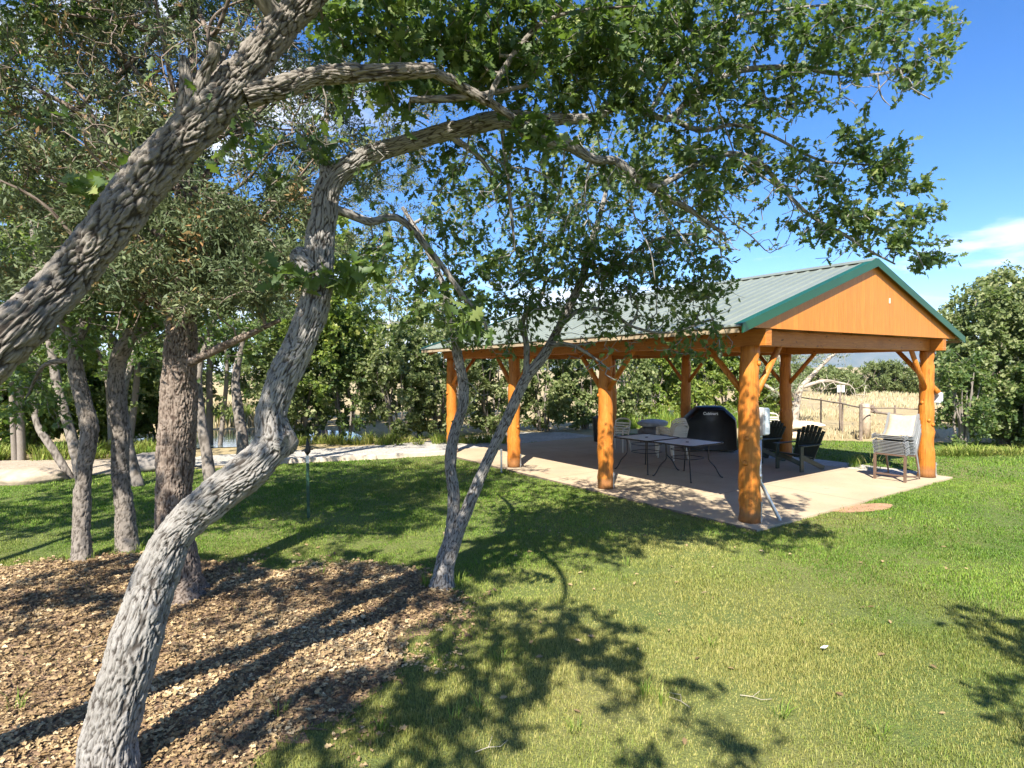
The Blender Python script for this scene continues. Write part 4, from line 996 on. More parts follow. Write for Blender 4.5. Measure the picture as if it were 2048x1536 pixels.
for k, L in enumerate(DEAD):
    d = 4.45+.35*min(1, max(0, (L[0][0]-1100)/600)); px_trace(w, fill([(a, b, d, 2.4-1.5*i/len(L)) if i in (0, len(L)-1) else (a, b, n_, 2.4-1.5*i/len(L)) for i, (a, b) in enumerate(L)]), .04, 5, 0, True, 200+k, .2)
Aspr = np.concatenate([blob_px(cx, cy, rx, ry, 3.75, 3.95, 4) for cx, cy, rx, ry in SPROUT])
Aat = np.concatenate([blob_px(1500, 50, 420, 90, 4.3, 5.3, 330), blob_px(1250, 120, 220, 120, 4.3, 5.2, 200), blob_px(1780, 70, 150, 90, 4.6, 5.3, 75), blob_px(1855, 150, 60, 28, 4.9, 5.1, 12),
    blob_px(1480, 200, 150, 70, 4.4, 5.0, 60), blob_px(1700, 320, 120, 65, 4.6, 5.1, 42), blob_px(1805, 400, 85, 90, 4.7, 5.1, 44), blob_px(1850, 500, 70, 40, 4.8, 5.0, 20), blob_px(1740, 440, 110, 70, 4.6, 5.1, 42),
    blob_px(1760, 300, 70, 35, 4.7, 4.9, 14), blob_px(1560, 320, 90, 60, 4.5, 5.0, 26), blob_px(1150, 180, 200, 90, 4.2, 5.0, 120), blob_px(1370, 320, 170, 100, 4.3, 5.1, 110), blob_px(1000, 330, 220, 90, 4.2, 5.0, 60), blob_px(780, 560, 120, 90, 3.9, 4.5, 40), blob_px(930, 520, 90, 110, 4.3, 4.9, 40), blob_px(560, 300, 90, 60, 3.9, 4.3, 14), blob((.9, 3.6, 5.3), (2.0, 1.3, .45), 270), blob((-.5, 2.8, 4.95), (1.3, .9, .35), 190), blob((2.1, 3.2, 5.1), (1.2, .9, .4), 150)])
Abare = np.concatenate([blob_px(1500, 120, 380, 110, 4.3, 4.9, 230), blob_px(1480, 400, 230, 110, 4.4, 5.0, 280), blob_px(1640, 190, 180, 40, 4.7, 5.0, 34), blob_px(1640, 470, 120, 60, 4.6, 5.0, 40), blob_px(1150, 380, 200, 110, 4.2, 4.8, 110), blob_px(1250, 150, 250, 120, 4.2, 4.8, 90), blob_px(820, 350, 180, 80, 4.0, 4.5, 60), blob_px(1560, 220, 60, 40, 4.6, 4.9, 12)])
tp = w.grow(np.concatenate([Aspr, Aat, Abare]), tip=0.0037, step=0.075, rmax=0.017, expo=2.6)
# which tips carry leaves: those close to the leafy target points
def near(tips, targets, r=0.05):
    T = np.array([t[0] for t in tips]); d = np.min(np.linalg.norm(T[:, None]-targets[None], axis=2), 1); return [t for t, q in zip(tips, d) if q < r]
lt = near(tp, Aat)
w.build('trunk', M['oak_bark'], tA)
crown(oak_leaves(lt, 14, 0.068, 'oak', 0.07)+oak_leaves(near(tp, Abare), 5, 0.075, 'oak', 0.06, 0.4)+oak_leaves(near(tp, Aspr), 9, 0.125, 'oak', 0.07), M['oak_leaf'], tA)
# --- B: big leaning oak at the left
tB = tag(emp('oak_tree', (-3.9, 2.3, GZ)), 'thick dark oak trunk leaning steeply across the upper left corner', 'tree', 'oak trees')
w = Wood(); w.bs = np.array([34, 34, 8.0]); w.ba = 1.35
B_TR = fill([(-10, 700, 2.8, 52), (70, 622, n_, 50), (130, 562, n_, 49), (240, 430, 3.1, 49), (330, 312, n_, 47), (425, 215, n_, 43), (500, 128, n_, 39), (565, 50, 3.5, 36), (640, -30, n_, 33), (715, -150, n_, 26), (760, -300, 3.85, 18), (800, -420, 3.9, 8)])
P = [np.array([-3.9, 2.3, -0.1]), np.array([-3.72, 2.36, .6]), np.array([-3.3, 2.5, 1.35])]+[at(a, b, d) for a, b, d, h in B_TR]
R = [.15, .13, .12]+[h/FPX*d*.86 for a, b, d, h in B_TR]
ids = w.trace(P, R, 0.007, 150, 1.0, True, 20, 0.6)
i0 = ids[int(len(ids)*.72)]
b1 = px_trace(w, fill([(490, 195, 3.36, 24), (560, 176, n_, 26), (640, 152, 3.5, 24), (750, 145, n_, 20), (845, 142, n_, 18), (868, 142, 3.68, 15)]), 0.011, 56, 1.0, True, 21, 0.3, attach=i0)
b2 = px_trace(w, fill([(860, 142, 3.68, 13), (900, 160, n_, 12), (930, 178, n_, 11), (982, 207, n_, 10), (1040, 242, n_, 7), (1100, 270, 4.05, 4)]), 0.015, 24, 1.0, True, 22, attach=b1[-1])
px_trace(w, fill([(975, 204, 3.84, 8), (1002, 147, n_, 7), (1050, 79, n_, 6), (1101, 38, n_, 5), (1170, 20, n_, 4), (1272, 12, 4.2, 2)]), 0.02, 14, 0.8, True, 23, attach=b2[-3])
px_trace(w, fill([(820, 200, 3.75, 7), (880, 198, n_, 9), (960, 190, n_, 7), (1060, 170, 3.95, 4)]), 0.02, 14, 0.6, True, 24, attach=b1[-2])
px_trace(w, fill([(372, 250, 3.22, 26), (376, 190, n_, 19), (370, 140, n_, 13), (366, 112, 3.2, 7)]), 0.011, 40, 1.2, False, 25)
px_trace(w, fill([(392, 200, 3.24, 16), (408, 150, n_, 13), (428, 110, n_, 12), (430, 88, 3.2, 11)]), 0.011, 32, 1.2, False, 26)
w.trace([at(640, -30, 3.6), np.array([-.9, 2.9, 4.9]), np.array([-.6, 1.6, 5.0]), np.array([-.7, .5, 4.7])], [.07, .05, .035, .015], .03, 16, .8, True, 27, attach=ids[-6])
w.trace([at(565, 50, 3.5), np.array([-1.9, 2.9, 5.0]), np.array([-2.2, 1.4, 5.0]), np.array([-2.1, -.2, 4.7])], [.06, .045, .03, .012], .03, 16, .8, True, 28, attach=ids[-8])
Bat = np.concatenate([blob_px(1020, 70, 260, 90, 3.9, 4.8, 170), blob_px(900, 150, 180, 80, 3.8, 4.6, 80), blob_px(780, 40, 180, 70, 3.7, 4.6, 80), blob((-.9, .4, 4.7), (1.1, .85, .35), 210), blob((-1.9, -.55, 4.6), (1.1, .6, .4), 200), blob((.1, -.6, 4.5), (.75, .45, .35), 20), blob((-2.3, .9, 5.7), (1.2, .8, .35), 190), blob((-3.7, 1.6, 5.4), (1.1, .9, .4), 150), blob((-3.2, .4, 5.0), (1.0, 1.0, .4), 50), blob((.2, 3.2, 5.2), (1.0, .8, .6), 50), blob((-1.2, 3.4, 5.5), (1.2, .8, .7), 50)])
Bbare = np.concatenate([blob_px(560, 250, 130, 80, 3.3, 3.7, 14), blob_px(300, 250, 200, 120, 3.1, 3.5, 14), blob_px(750, 220, 120, 60, 3.6, 4.0, 16), blob_px(640, 640, 120, 90, 3.3, 3.6, 0)]) if False else np.concatenate([blob_px(560, 250, 130, 80, 3.3, 3.7, 22), blob_px(300, 250, 200, 120, 3.1, 3.5, 26), blob_px(750, 220, 120, 60, 3.6, 4.0, 36), blob_px(900, 100, 200, 90, 3.7, 4.2, 70)])
tp = w.grow(np.concatenate([Bat, Bbare]), tip=0.003, step=0.075, rmax=0.02)
w.build('trunk', M['oak_bark_brown'], tB)
crown(oak_leaves(near(tp, Bat), 13, 0.085, 'oak', 0.08)+oak_leaves(near(tp, Bbare), 4, 0.10, 'oak', 0.06, 0.5), M['oak_leaf'], tB)
# --- K: small forked oak on the lawn
kb_ = gnd(888, 1168, GZ)
tK = tag(emp('oak_tree', tuple(kb_)), 'slim oak forking low into two stems on the lawn before the pavilion', 'tree', 'oak trees')
w = Wood(); dK = kb_[1]
k1 = px_trace(w, fill([(884, 1174, dK, 36), (887, 1155, n_, 26), (891, 1118, n_, 21), (903, 1070, n_, 16), (908, 1000, dK+.05, 14), (901, 930, n_, 13), (908, 870, n_, 12.5), (925, 812, n_, 12), (926, 762, n_, 11.5), (914, 705, dK+.2, 11), (905, 640, n_, 9), (882, 560, n_, 8), (845, 480, n_, 6), (805, 415, dK+.5, 4)]), 0.016, 44, 0.8, True, 30, 0.55, sink=.05)
k2 = px_trace(w, fill([(896, 1125, dK, 17), (918, 1060, n_, 15), (950, 980, n_, 12.5), (985, 900, n_, 12), (1018, 830, dK, 12.5), (1050, 760, n_, 12), (1085, 714, n_, 12), (1110, 670, n_, 9), (1140, 610, n_, 9), (1165, 555, dK+.1, 9), (1180, 490, n_, 8), (1200, 430, n_, 6), (1220, 350, dK+.4, 3.5)]), 0.016, 40, 0.8, True, 31, 0.5, attach=k1[0])
px_trace(w, fill([(1052, 750, dK, 8), (1053, 690, n_, 7), (1046, 640, n_, 6), (1080, 600, n_, 4.5), (1095, 540, dK+.3, 3)]), 0.03, 14, 0.6, True, 32, attach=k2[8])
px_trace(w, fill([(1120, 652, dK, 6), (1160, 620, n_, 5), (1215, 622, n_, 4.5), (1270, 655, n_, 3.5), (1340, 665, dK-.3, 2.5), (1420, 640, dK-.3, 2)]), 0.03, 12, 0.6, True, 33, attach=k2[10])
px_trace(w, fill([(1165, 555, dK+.1, 6), (1230, 530, n_, 5), (1310, 480, dK+.1, 4), (1400, 470, n_, 3), (1450, 500, dK, 2)]), 0.03, 12, 0.6, True, 34, attach=k2[12])
px_trace(w, fill([(1100, 690, dK, 6), (1140, 690, n_, 5), (1180, 710, n_, 3), (1220, 740, dK-.2, 2)]), 0.03, 10, 0.6, True, 35, attach=k2[9])
Kat = np.concatenate([blob_px(1250, 440, 220, 110, dK-.4, dK+1.3, 260), blob_px(1010, 430, 160, 100, dK-.4, dK+1.3, 150), blob_px(1390, 600, 100, 70, dK-.5, dK+.5, 62), blob_px(1120, 560, 150, 80, dK-.4, dK+.8, 84), blob_px(920, 600, 90, 100, dK-.4, dK+.8, 70), blob_px(1410, 690, 65, 40, dK-.5, dK, 22), blob_px(1250, 680, 150, 30, dK-.5, dK+.3, 24), blob_px(790, 560, 110, 110, dK, dK+1.2, 60), blob_px(1300, 330, 170, 80, dK, dK+1.2, 110), blob_px(1080, 330, 200, 90, dK, dK+1.2, 90), blob_px(1180, 600, 230, 75, dK-.6, dK+.4, 100), blob_px(990, 650, 120, 60, dK-.5, dK+.3, 70), blob_px(1320, 540, 150, 70, dK-.6, dK+.4, 90), blob_px(1080, 500, 180, 80, dK-.5, dK+.6, 80)])
Kbare = np.concatenate([blob_px(1200, 720, 80, 60, dK-.4, dK+.1, 40), blob_px(1120, 600, 220, 90, dK-.6, dK+.3, 120), blob_px(1300, 560, 150, 90, dK-.4, dK+.5, 140), blob_px(1150, 450, 250, 120, dK-.4, dK+.8, 160), blob_px(930, 790, 50, 80, dK-.2, dK+.2, 8)])
tp = w.grow(np.concatenate([Kat, Kbare]), tip=0.0042, step=0.09, rmax=0.02, expo=2.6)
w.build('trunk', M['oak_bark'], tK)
crown(oak_leaves(near(tp, Kat), 9, 0.072, 'oak', 0.08)+oak_leaves(near(tp, Kbare), 4, 0.08, 'oak', 0.05, 0.4), M['oak_leaf'], tK)
# --- C: big juniper
cb = gnd(347, 1186, GZ); dC = cb[1]
tC = tag(emp('juniper_tree', tuple(cb)), 'large juniper with straight shaggy reddish-brown trunk standing behind the twisting oak', 'tree', 'juniper trees')
w = Wood()
ids = px_trace(w, fill([(352, 1192, dC, 84), (351, 1165, n_, 58), (350, 1135, n_, 48), (346, 1060, n_, 41), (349, 950, n_, 41), (355, 850, n_, 39), (358, 760, n_, 37), (362, 680, dC, 34), (365, 600, n_, 29), (366, 480, n_, 23), (371, 350, n_, 17), (380, 200, dC, 12), (388, 40, n_, 9), (395, -120, dC, 5)]), 0.014, 72, 1.1, True, 40, 0.58, sink=.05)
def up(f): return ids[min(len(ids)-1, int(f*len(ids)))]
for k, L in enumerate([[(360, 735, dC, 12), (430, 700, n_, 10), (500, 668, dC-.4, 7), (560, 640, dC-.5, 4)], [(362, 560, dC, 11), (280, 480, n_, 9), (180, 400, dC-.4, 7), (60, 330, dC-.6, 4)], [(368, 450, dC, 10), (260, 310, n_, 8), (150, 220, n_, 6), (10, 150, dC-.5, 3)],
        [(368, 420, dC, 9), (450, 300, n_, 7), (540, 200, n_, 6), (640, 120, dC+.3, 3)], [(372, 330, dC, 9), (300, 180, n_, 7), (200, 60, n_, 5), (120, -60, dC+.2, 3)], [(375, 280, dC, 8), (440, 130, n_, 6), (510, 0, dC+.2, 3)], [(365, 520, dC, 9), (440, 470, n_, 7), (540, 400, n_, 5), (640, 330, dC+.6, 3)],
        [(360, 640, dC, 9), (290, 600, n_, 7), (220, 590, dC-.5, 4)], [(366, 380, dC, 8), (180, 330, n_, 7), (60, 240, n_, 4), (-60, 220, dC+.4, 3)], [(371, 300, dC, 7), (330, 100, n_, 5), (300, -60, dC-.6, 3)]]):
    px_trace(w, fill(L), 0.03, 14, 0.8, True, 41+k, 0.1, attach=up(.6))
for k in range(22):
    i = up(RNG.uniform(.42, .95)); p0 = np.array(w.P[i]); px, py = [(RNG.uniform(-60, 420), RNG.uniform(-60, 380)), (RNG.uniform(400, 720), RNG.uniform(-60, 420))][k % 3 == 0]
    p1 = at(px, py, dC+RNG.uniform(-1.2, .9)); m1 = p0*.6+p1*.4+np.array([0, 0, RNG.uniform(-.3, .1)])+RNG.normal(size=3)*.08; m2 = p0*.25+p1*.75+RNG.normal(size=3)*.1; r = RNG.uniform(.018, .034)
    w.trace([p0, m1, m2, p1], [r, r*.75, r*.5, r*.22], .05, 9, .5, True, 60+k, .15, attach=i)
Cat = np.concatenate([blob_px(370, 520, 210, 110, dC-1.0, dC+.9, 260), blob_px(500, 470, 150, 150, dC-.6, dC+1.2, 170), blob_px(200, 400, 220, 180, dC-1, dC+1.2, 230), blob_px(120, 150, 260, 190, dC-.8, dC+1.6, 230), blob_px(420, 140, 300, 190, dC-.4, dC+1.6, 260), blob_px(640, 260, 160, 160, dC, dC+1.6, 140), blob_px(60, 560, 130, 80, dC-.6, dC+1, 60), blob((cb[0]-.3, cb[1], 7.0), (2.5, 2.2, 1.3), 240)])
Cbare = np.concatenate([blob_px(220, 180, 260, 190, dC-1.1, dC+.8, 420), blob_px(480, 120, 220, 140, dC-.9, dC+.6, 160), blob_px(520, 340, 130, 130, dC-.6, dC+.6, 80), blob_px(340, 640, 150, 60, dC-.7, dC+.3, 26)])
tp = w.grow(np.concatenate([Cat, Cbare]), tip=0.0055, step=0.10, rmax=0.025, jit=.2, expo=2.6)
w.build('trunk', M['juniper_bark'], tC)
crown(juniper_leaves(near(tp, Cat), 78, 0.064, 0.14, 0.09)+juniper_leaves(near(tp, Cbare), 8, 0.05, 0.06, 0.3), M['juniper_leaf'], tC)
# --- slimmer oaks of the grove
def grove(label, L, blobs, per=16, size=.1, leaf='oak_leaf', bark='oak_bark_dark', limbs=(), sides=26, step=.025, rough=.8, kind='oak', seed=50, name='oak_tree', group='oak trees', jun=False, skip=.55, extra=()):
    b0 = gnd(L[0][0], L[0][1]-4, GZ); d0 = b0[1]
    L = fill([(a, b, (d0 if i == 0 else (d0+d if d is not None else None)), h) for i, (a, b, d, h) in enumerate(L)])
    t = tag(emp(name, tuple(b0)), label, 'tree', group); w = Wood()
    ids = px_trace(w, L, step, sides, rough, True, seed, skip, sink=.06)
    for k, Lb in enumerate(limbs): px_trace(w, fill([(a, b, (d0+d if d is not None else None), h) for a, b, d, h in Lb]), step*1.3, 12, rough*.7, True, seed+k+1, 0.1, attach=ids[-3])
    at_ = np.concatenate([blob_px(cx, cy, rx, ry, d0+q0, d0+q1, n) for cx, cy, rx, ry, q0, q1, n in blobs]+list(extra))
    tp = w.grow(at_, tip=.005, step=.13, rmax=.03)
    w.build('trunk', M[bark], t)
    crown(juniper_leaves(tp, per, size, .15, .08) if jun else oak_leaves(tp, per, size, kind, .13), M[leaf], t)
    return t
grove('slim upright oak, left of two bare trunks by the litter', [(165, 1120, 0, 32), (164, 1102, 0, 22), (163, 1050, n_, 18), (165, 980, n_, 16), (170, 920, n_, 17), (179, 862, n_, 19), (166, 800, n_, 16), (152, 740, n_, 15), (152, 690, .1, 14), (172, 640, n_, 11), (215, 560, .4, 7), (230, 470, .5, 4)],
      [(110, 640, 130, 80, -.6, 1.2, 80), (60, 800, 90, 90, 0, 1.2, 40), (230, 500, 130, 110, -.3, 1.3, 70), (100, 500, 120, 120, 0, 1.5, 70), (120, 300, 180, 140, 0, 1.6, 70)], extra=[blob((-6.2, 5.2, 5.6), (2.0, 1.8, .7), 260)], limbs=[[(152, 690, .1, 9), (110, 630, n_, 7), (60, 600, 0, 4)], [(150, 720, .1, 7), (90, 730, n_, 5), (60, 780, .3, 3)]], seed=60)
grove('slim bent oak trunk just left of the shaggy juniper', [(253, 1100, 0, 33), (253, 1082, 0, 23), (250, 1020, n_, 19), (241, 940, n_, 18), (241, 860, n_, 17), (232, 780, n_, 17), (236, 722, n_, 16), (256, 680, 0, 15), (282, 620, n_, 11), (300, 540, .3, 7), (310, 440, .4, 4)],
      [(290, 500, 140, 130, -.2, 1.4, 80), (230, 640, 110, 60, -.4, 1.0, 44), (420, 600, 120, 80, 0, 1.4, 44), (330, 300, 200, 140, 0, 1.6, 80)], extra=[blob((-4.4, 5.6, 6.3), (1.5, 1.5, .6), 170), blob((-2.2, 6.2, 6.8), (1.5, 1.4, .6), 150)], limbs=[[(245, 700, 0, 8), (200, 650, n_, 6), (150, 600, .2, 3)], [(262, 680, 0, 8), (330, 640, n_, 6), (420, 600, .5, 3)]], seed=70)
grove('thin oak stem leaning left beside the path', [(147, 960, 0, 8), (110, 905, n_, 8), (75, 850, n_, 7.5), (70, 800, n_, 6), (82, 740, .2, 4)], [(80, 720, 90, 70, -.5, .8, 26), (30, 640, 110, 90, -.4, 1.2, 26)], 18, .11, kind='oak_far', sides=12, step=.05, seed=80)
grove('leaning oak with a bright yellow-green crown at the left edge', [(163, 960, 0, 13), (150, 900, n_, 12), (128, 820, n_, 11), (112, 760, n_, 10), (100, 680, n_, 9), (80, 560, .2, 7), (60, 400, .3, 5), (60, 250, .3, 3)], [(60, 420, 150, 140, -1, 1.4, 70), (30, 200, 150, 170, -1, 1.5, 75), (160, 300, 120, 140, -1, 1.2, 45)], 20, .13, 'yellow_leaf', kind='oak_far', sides=14, step=.05, seed=84, skip=.4)
grove('short pale oak stem behind the bent trunk, next to the grey boulder', [(277, 974, 0, 13), (262, 910, n_, 11), (251, 850, n_, 10), (246, 790, n_, 9), (262, 730, n_, 7), (290, 650, .3, 4)], [(300, 640, 110, 80, -.6, 1.0, 36), (250, 720, 90, 50, -.4, .8, 18)], 18, .11, kind='oak_far', sides=14, step=.05, seed=88)
grove('pale oak stem seen between the juniper and the twisting oak', [(421, 968, 0, 14), (415, 920, n_, 12), (405, 860, n_, 11), (398, 800, n_, 9), (400, 730, n_, 7), (430, 640, .3, 4)], [(440, 650, 110, 70, -.6, 1.0, 36), (400, 740, 60, 40, -.4, .8, 10)], 18, .11, kind='oak_far', sides=14, step=.05, seed=92)
grove('grey oak stem rising behind the elbow of the twisting oak', [(487, 934, 0, 14), (484, 870, n_, 12), (475, 810, n_, 11), (472, 750, n_, 9), (490, 660, .2, 5)], [(500, 650, 110, 80, -.6, 1.4, 40), (470, 560, 90, 70, -.6, 1, 24)], 18, .12, kind='oak_far', sides=14, step=.05, seed=96)
grove('juniper half hidden behind the twisting oak with grey-green foliage at its top', [(520, 938, 0, 15), (548, 820, n_, 14), (590, 700, n_, 13), (625, 600, n_, 11), (640, 460, .1, 8), (650, 300, .2, 5), (660, 150, .3, 3)], [(640, 430, 140, 150, -1.3, 1.5, 110), (700, 250, 170, 150, -1.2, 1.6, 100), (780, 480, 110, 130, -1, 1.5, 60), (560, 560, 110, 80, -1, 1.2, 40), (880, 330, 130, 130, -1, 1.5, 50)], 80, .085, 'juniper_leaf', 'juniper_bark', sides=14, step=.05, seed=100, name='juniper_tree', group='juniper trees', jun=True, skip=.4)
tL = tag(emp('oak_tree', (-7.6, 2.4, GZ)), 'unseen oak added beyond the left edge of the picture, shading the lawn and litter', 'tree', 'oak trees')  # out-of-view oak, added to cast shade on the left lawn and litter
w = Wood(); w.trace([(-7.6, 2.4, -.1), (-7.5, 2.6, 1.6), (-7.2, 2.9, 3.2), (-7.4, 3.6, 5.2)], [.15, .13, .1, .05], .05, 16, 0, True, 1, .4)
at_ = np.concatenate([blob((-8.8, 4.6, 5.6), (2.1, 2.0, .7), 430), blob((-6.6, 3.6, 5.8), (1.4, 1.3, .5), 230), blob((-5.2, 1.3, 5.2), (1.5, 1.1, .5), 210), blob((-9.5, 7.5, 5.6), (1.8, 1.6, .7), 170)])
tp = w.grow(at_, step=.12, rmax=.03); w.build('trunk', M['oak_bark_dark'], tL); crown(oak_leaves(tp, 14, .1, 'oak_far', .08), M['oak_leaf'], tL)
# --- oak behind the viewer that throws the shadows at lower right
tR = tag(emp('oak_tree', (3.9, -2.2, GZ)), 'oak behind the viewpoint whose branch shadows fall on the lawn at lower right', 'tree', 'oak trees')
w = Wood(); w.trace([(3.9, -2.2, -.1), (3.8, -2.0, 1.5), (3.4, -1.4, 3.0), (3.0, -.5, 4.0)], [.15, .13, .1, .05], .05, 16, 0, True, 1, .4)
at_ = np.concatenate([blob((3.1, .1, 4.0), (.85, .55, .4), 75), blob((2.3, -.3, 3.9), (.4, .35, .25), 16), blob((3.4, .9, 4.2), (.7, .5, .35), 45), blob((4.4, .6, 4.2), (.7, .6, .4), 50), blob((3.3, -1.2, 4.4), (1.2, .7, .6), 40)])
tp = w.grow(at_, step=.1, rmax=.03); w.build('trunk', M['oak_bark_dark'], tR); crown(oak_leaves(tp, 15, .1, 'oak_far', .08), M['oak_leaf'], tR)
HAZE, SKY, SUN, EXPO = 9e-5, 0.1, 5, 1.4
# ------------------------------------------------------------------ background vegetation
def gpos(px, d): q = at(px, 760, d); return np.array([q[0], q[1], GZ])
TH = 'grey-green oak thicket bush'
def th(px, d, h, rx, label, tips=200, per=30, size=.145, leaf='oak_leaf_far', **k):
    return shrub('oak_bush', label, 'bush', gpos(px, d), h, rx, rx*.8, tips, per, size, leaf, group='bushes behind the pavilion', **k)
th(590, 19.2, 4.4, 1.5, 'tall sunlit oak bush immediately right of the twisting oak trunk')
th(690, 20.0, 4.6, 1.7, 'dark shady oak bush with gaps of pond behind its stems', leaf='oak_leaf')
th(790, 19.6, 3.9, 1.5, 'dense oak bush behind the kerb with dry weeds at its foot')
th(880, 20.6, 4.3, 1.6, 'oak bush filling the gap left of the farthest log post')
th(975, 21.4, 4.0, 1.5, 'oak bush seen between the two farthest left log posts')
th(1085, 22.0, 4.1, 1.6, 'twiggy oak bush seen between the second and third log posts', prob=.75)
th(1170, 22.6, 3.6, 1.3, 'twiggy grey oak bush directly behind the middle log post', prob=.65, leaf='oak_leaf_far')
th(1255, 23.5, 3.7, 1.3, 'oak bush just right of the middle log post, darker at the base', prob=.8)
th(640, 26, 6.6, 2.4, 'tall oak rising above the thicket right of the twisting oak', tips=200, stem_r=.08)
th(760, 27, 7.0, 2.6, 'tall oak standing at the back of the thicket left of the pavilion roof', tips=200, stem_r=.08)
th(890, 28, 6.6, 2.4, 'leafy oak whose top shows over the far left corner of the roof', tips=200, stem_r=.08)
YB = 'yellow_leaf'
for px, d, h, rx, lab in ((1310, 27, 3.9, 1.6, 'bright yellow-green bush behind the stacked white chairs'), (1385, 28.5, 4.3, 1.7, 'bright yellow-green bush behind the covered grill'), (1455, 29, 4.1, 1.6, 'yellow-green bush just left of the near front post'), (1525, 28, 3.6, 1.4, 'yellow-green bush between the near post and the next back post')):
    shrub('willow_bush', lab, 'bush', gpos(px, d), h, rx*1.1, rx*.9, 190, 38, .15, YB, group='yellow-green bushes', lobes=8)
# half dead russian-olive kind of tree
ob_ = gpos(1590, 23.0); tO = tag(emp('olive_tree', tuple(ob_)), 'half-dead silvery tree with pale bare branches seen through the pavilion', 'tree')
w = Wood(); dO = 23.0
i1 = px_trace(w, fill([(1588, 862, dO, 9), (1592, 820, n_, 8), (1600, 780, n_, 7), (1625, 750, n_, 5), (1660, 715, dO, 4), (1690, 690, dO, 2)]), .08, 10, .6, True, 1, .3)
px_trace(w, fill([(1594, 800, dO, 6), (1575, 760, n_, 5), (1560, 720, n_, 4), (1550, 680, dO, 2)]), .1, 8, .5, True, 2, attach=i1[3])
px_trace(w, fill([(1602, 775, dO, 5), (1650, 762, n_, 4), (1700, 770, dO-.5, 2)]), .1, 8, .5, True, 3, attach=i1[4])
px_trace(w, fill([(1590, 810, dO, 5), (1530, 770, n_, 4), (1490, 740, dO, 2)]), .1, 8, .5, True, 4, attach=i1[3])
at1 = np.concatenate([blob_px(1600, 715, 110, 40, dO-1, dO+1, 70), blob_px(1540, 750, 60, 50, dO-1, dO+1, 40)]); at2 = np.concatenate([blob_px(1690, 780, 60, 40, dO-1, dO+.6, 60), blob_px(1620, 800, 60, 40, dO-1, dO+.6, 40), blob_px(1490, 800, 40, 50, dO-1, dO+1, 24)])
tp = w.grow(np.concatenate([at1, at2]), tip=.007, step=.2, rmax=.04)
w.build('trunk', M['pale_bark'], tO); crown(oak_leaves(near(tp, at1), 34, .12, 'sliver', .25), M['olive_leaf'], tO)
# big bushes on the right
shrub('oak_bush', 'very tall rounded oak bush at the right edge of the lawn', 'bush', gpos(2015, 17.2), 5.7, 2.2, 1.8, 800, 36, .125, 'oak_leaf_far', stems=9, lobes=14, group='bushes on the right', stem_r=.06, low=.04)
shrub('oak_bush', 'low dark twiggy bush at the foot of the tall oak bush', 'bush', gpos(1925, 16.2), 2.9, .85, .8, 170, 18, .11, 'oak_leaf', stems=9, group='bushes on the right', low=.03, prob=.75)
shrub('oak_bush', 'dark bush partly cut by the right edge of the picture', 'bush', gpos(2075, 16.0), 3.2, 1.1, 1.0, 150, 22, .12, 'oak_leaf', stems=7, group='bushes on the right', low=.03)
# far junipers at the field edge
J = 'junipers at the far edge of the field'
for px, d, h, rx, lab in ((1650, 50, 2.6, 2.0, 'far juniper leftmost in the row beyond the field'), (1690, 47, 2.2, 1.6, 'small far juniper behind the white-plated sign post'), (1728, 52, 2.8, 1.9, 'far rounded juniper just right of the sign post'), (1765, 50, 3.2, 2.2, 'tallest far juniper under the mountain'), (1805, 49, 3.0, 2.2, 'broad far juniper left of the right front post'), (1840, 51, 2.6, 2.0, 'far juniper next to the right front post'), (1885, 50, 2.8, 2.2, 'far juniper showing between the right post and the dark bush')):
    shrub('juniper_bush', lab, 'bush', gpos(px, d), h, rx, rx, 90, 46, .26, 'juniper_far', 'juniper_bark', stems=4, group=J, juniper=True, low=.05, tipr=.01)
for px, d, h, rx, lab in ((1460, 60, 3.4, 3, 'distant juniper glimpsed above the grill'), (1570, 58, 3.2, 3, 'distant juniper behind the half-dead tree')):
    shrub('juniper_bush', lab, 'bush', gpos(px, d), h, rx, rx, 90, 46, .3, 'juniper_far', 'juniper_bark', stems=4, group=J, juniper=True, low=.05, tipr=.01)
# bushes left, beyond the path
for px, d, h, rx, leaf, lab in ((-40, 16.8, 2.9, 1.4, YB, 'bright yellow-green bush cut by the left edge of the picture'), (50, 17.8, 2.3, 1.2, YB, 'low bright yellow-green bush beyond the path at left'), (150, 19, 3.0, 1.4, YB, 'yellow-green bush behind the two slim oak trunks'), (235, 19.8, 3.3, 1.4, YB, 'yellow-green bush between the bent oak trunk and the juniper'), (320, 20.8, 3.2, 1.3, YB, 'yellow-green bush directly behind the juniper trunk'), (40, 24, 5.2, 2.4, 'oak_leaf_far', 'tall green oak behind the yellow bushes at left'), (200, 26, 5.6, 2.6, 'oak_leaf_far', 'tall green oak behind the bushes left of the juniper'), (345, 29, 5.4, 2.4, 'oak_leaf_far', 'tall oak behind the juniper trunk, mostly hidden'), (545, 27, 5.2, 1.9, 'oak_leaf', 'dark oak bush behind the elbow of the twisting oak')):
    shrub('oak_bush', lab, 'bush', gpos(px, d), h, rx*1.15, rx*.9, 190, 30, .145, leaf, group='bushes beyond the path', low=.05)
# tall trees filling the gaps behind the grove
for px, d, h, rx, leaf, lab in ((20, 15.5, 8.6, 2.6, YB, 'tall bright yellow-green tree behind the grove, cut by the left edge'), (230, 17.5, 9.0, 2.9, 'oak_leaf_far', 'tall pale green tree behind the bent oak trunk'), (430, 18.5, 8.8, 2.8, 'oak_leaf_far', 'tall pale green tree behind the juniper, right of its trunk'), (620, 19.5, 8.2, 2.4, YB, 'tall yellow-green tree behind the upper bend of the twisting oak')):
    shrub('oak_tree', lab, 'tree', gpos(px, d), h, rx, rx*.8, 330, 30, .15, leaf, group='tall trees behind the grove', stems=3, lean=.35, low=.32, lobes=10, stem_r=.1)
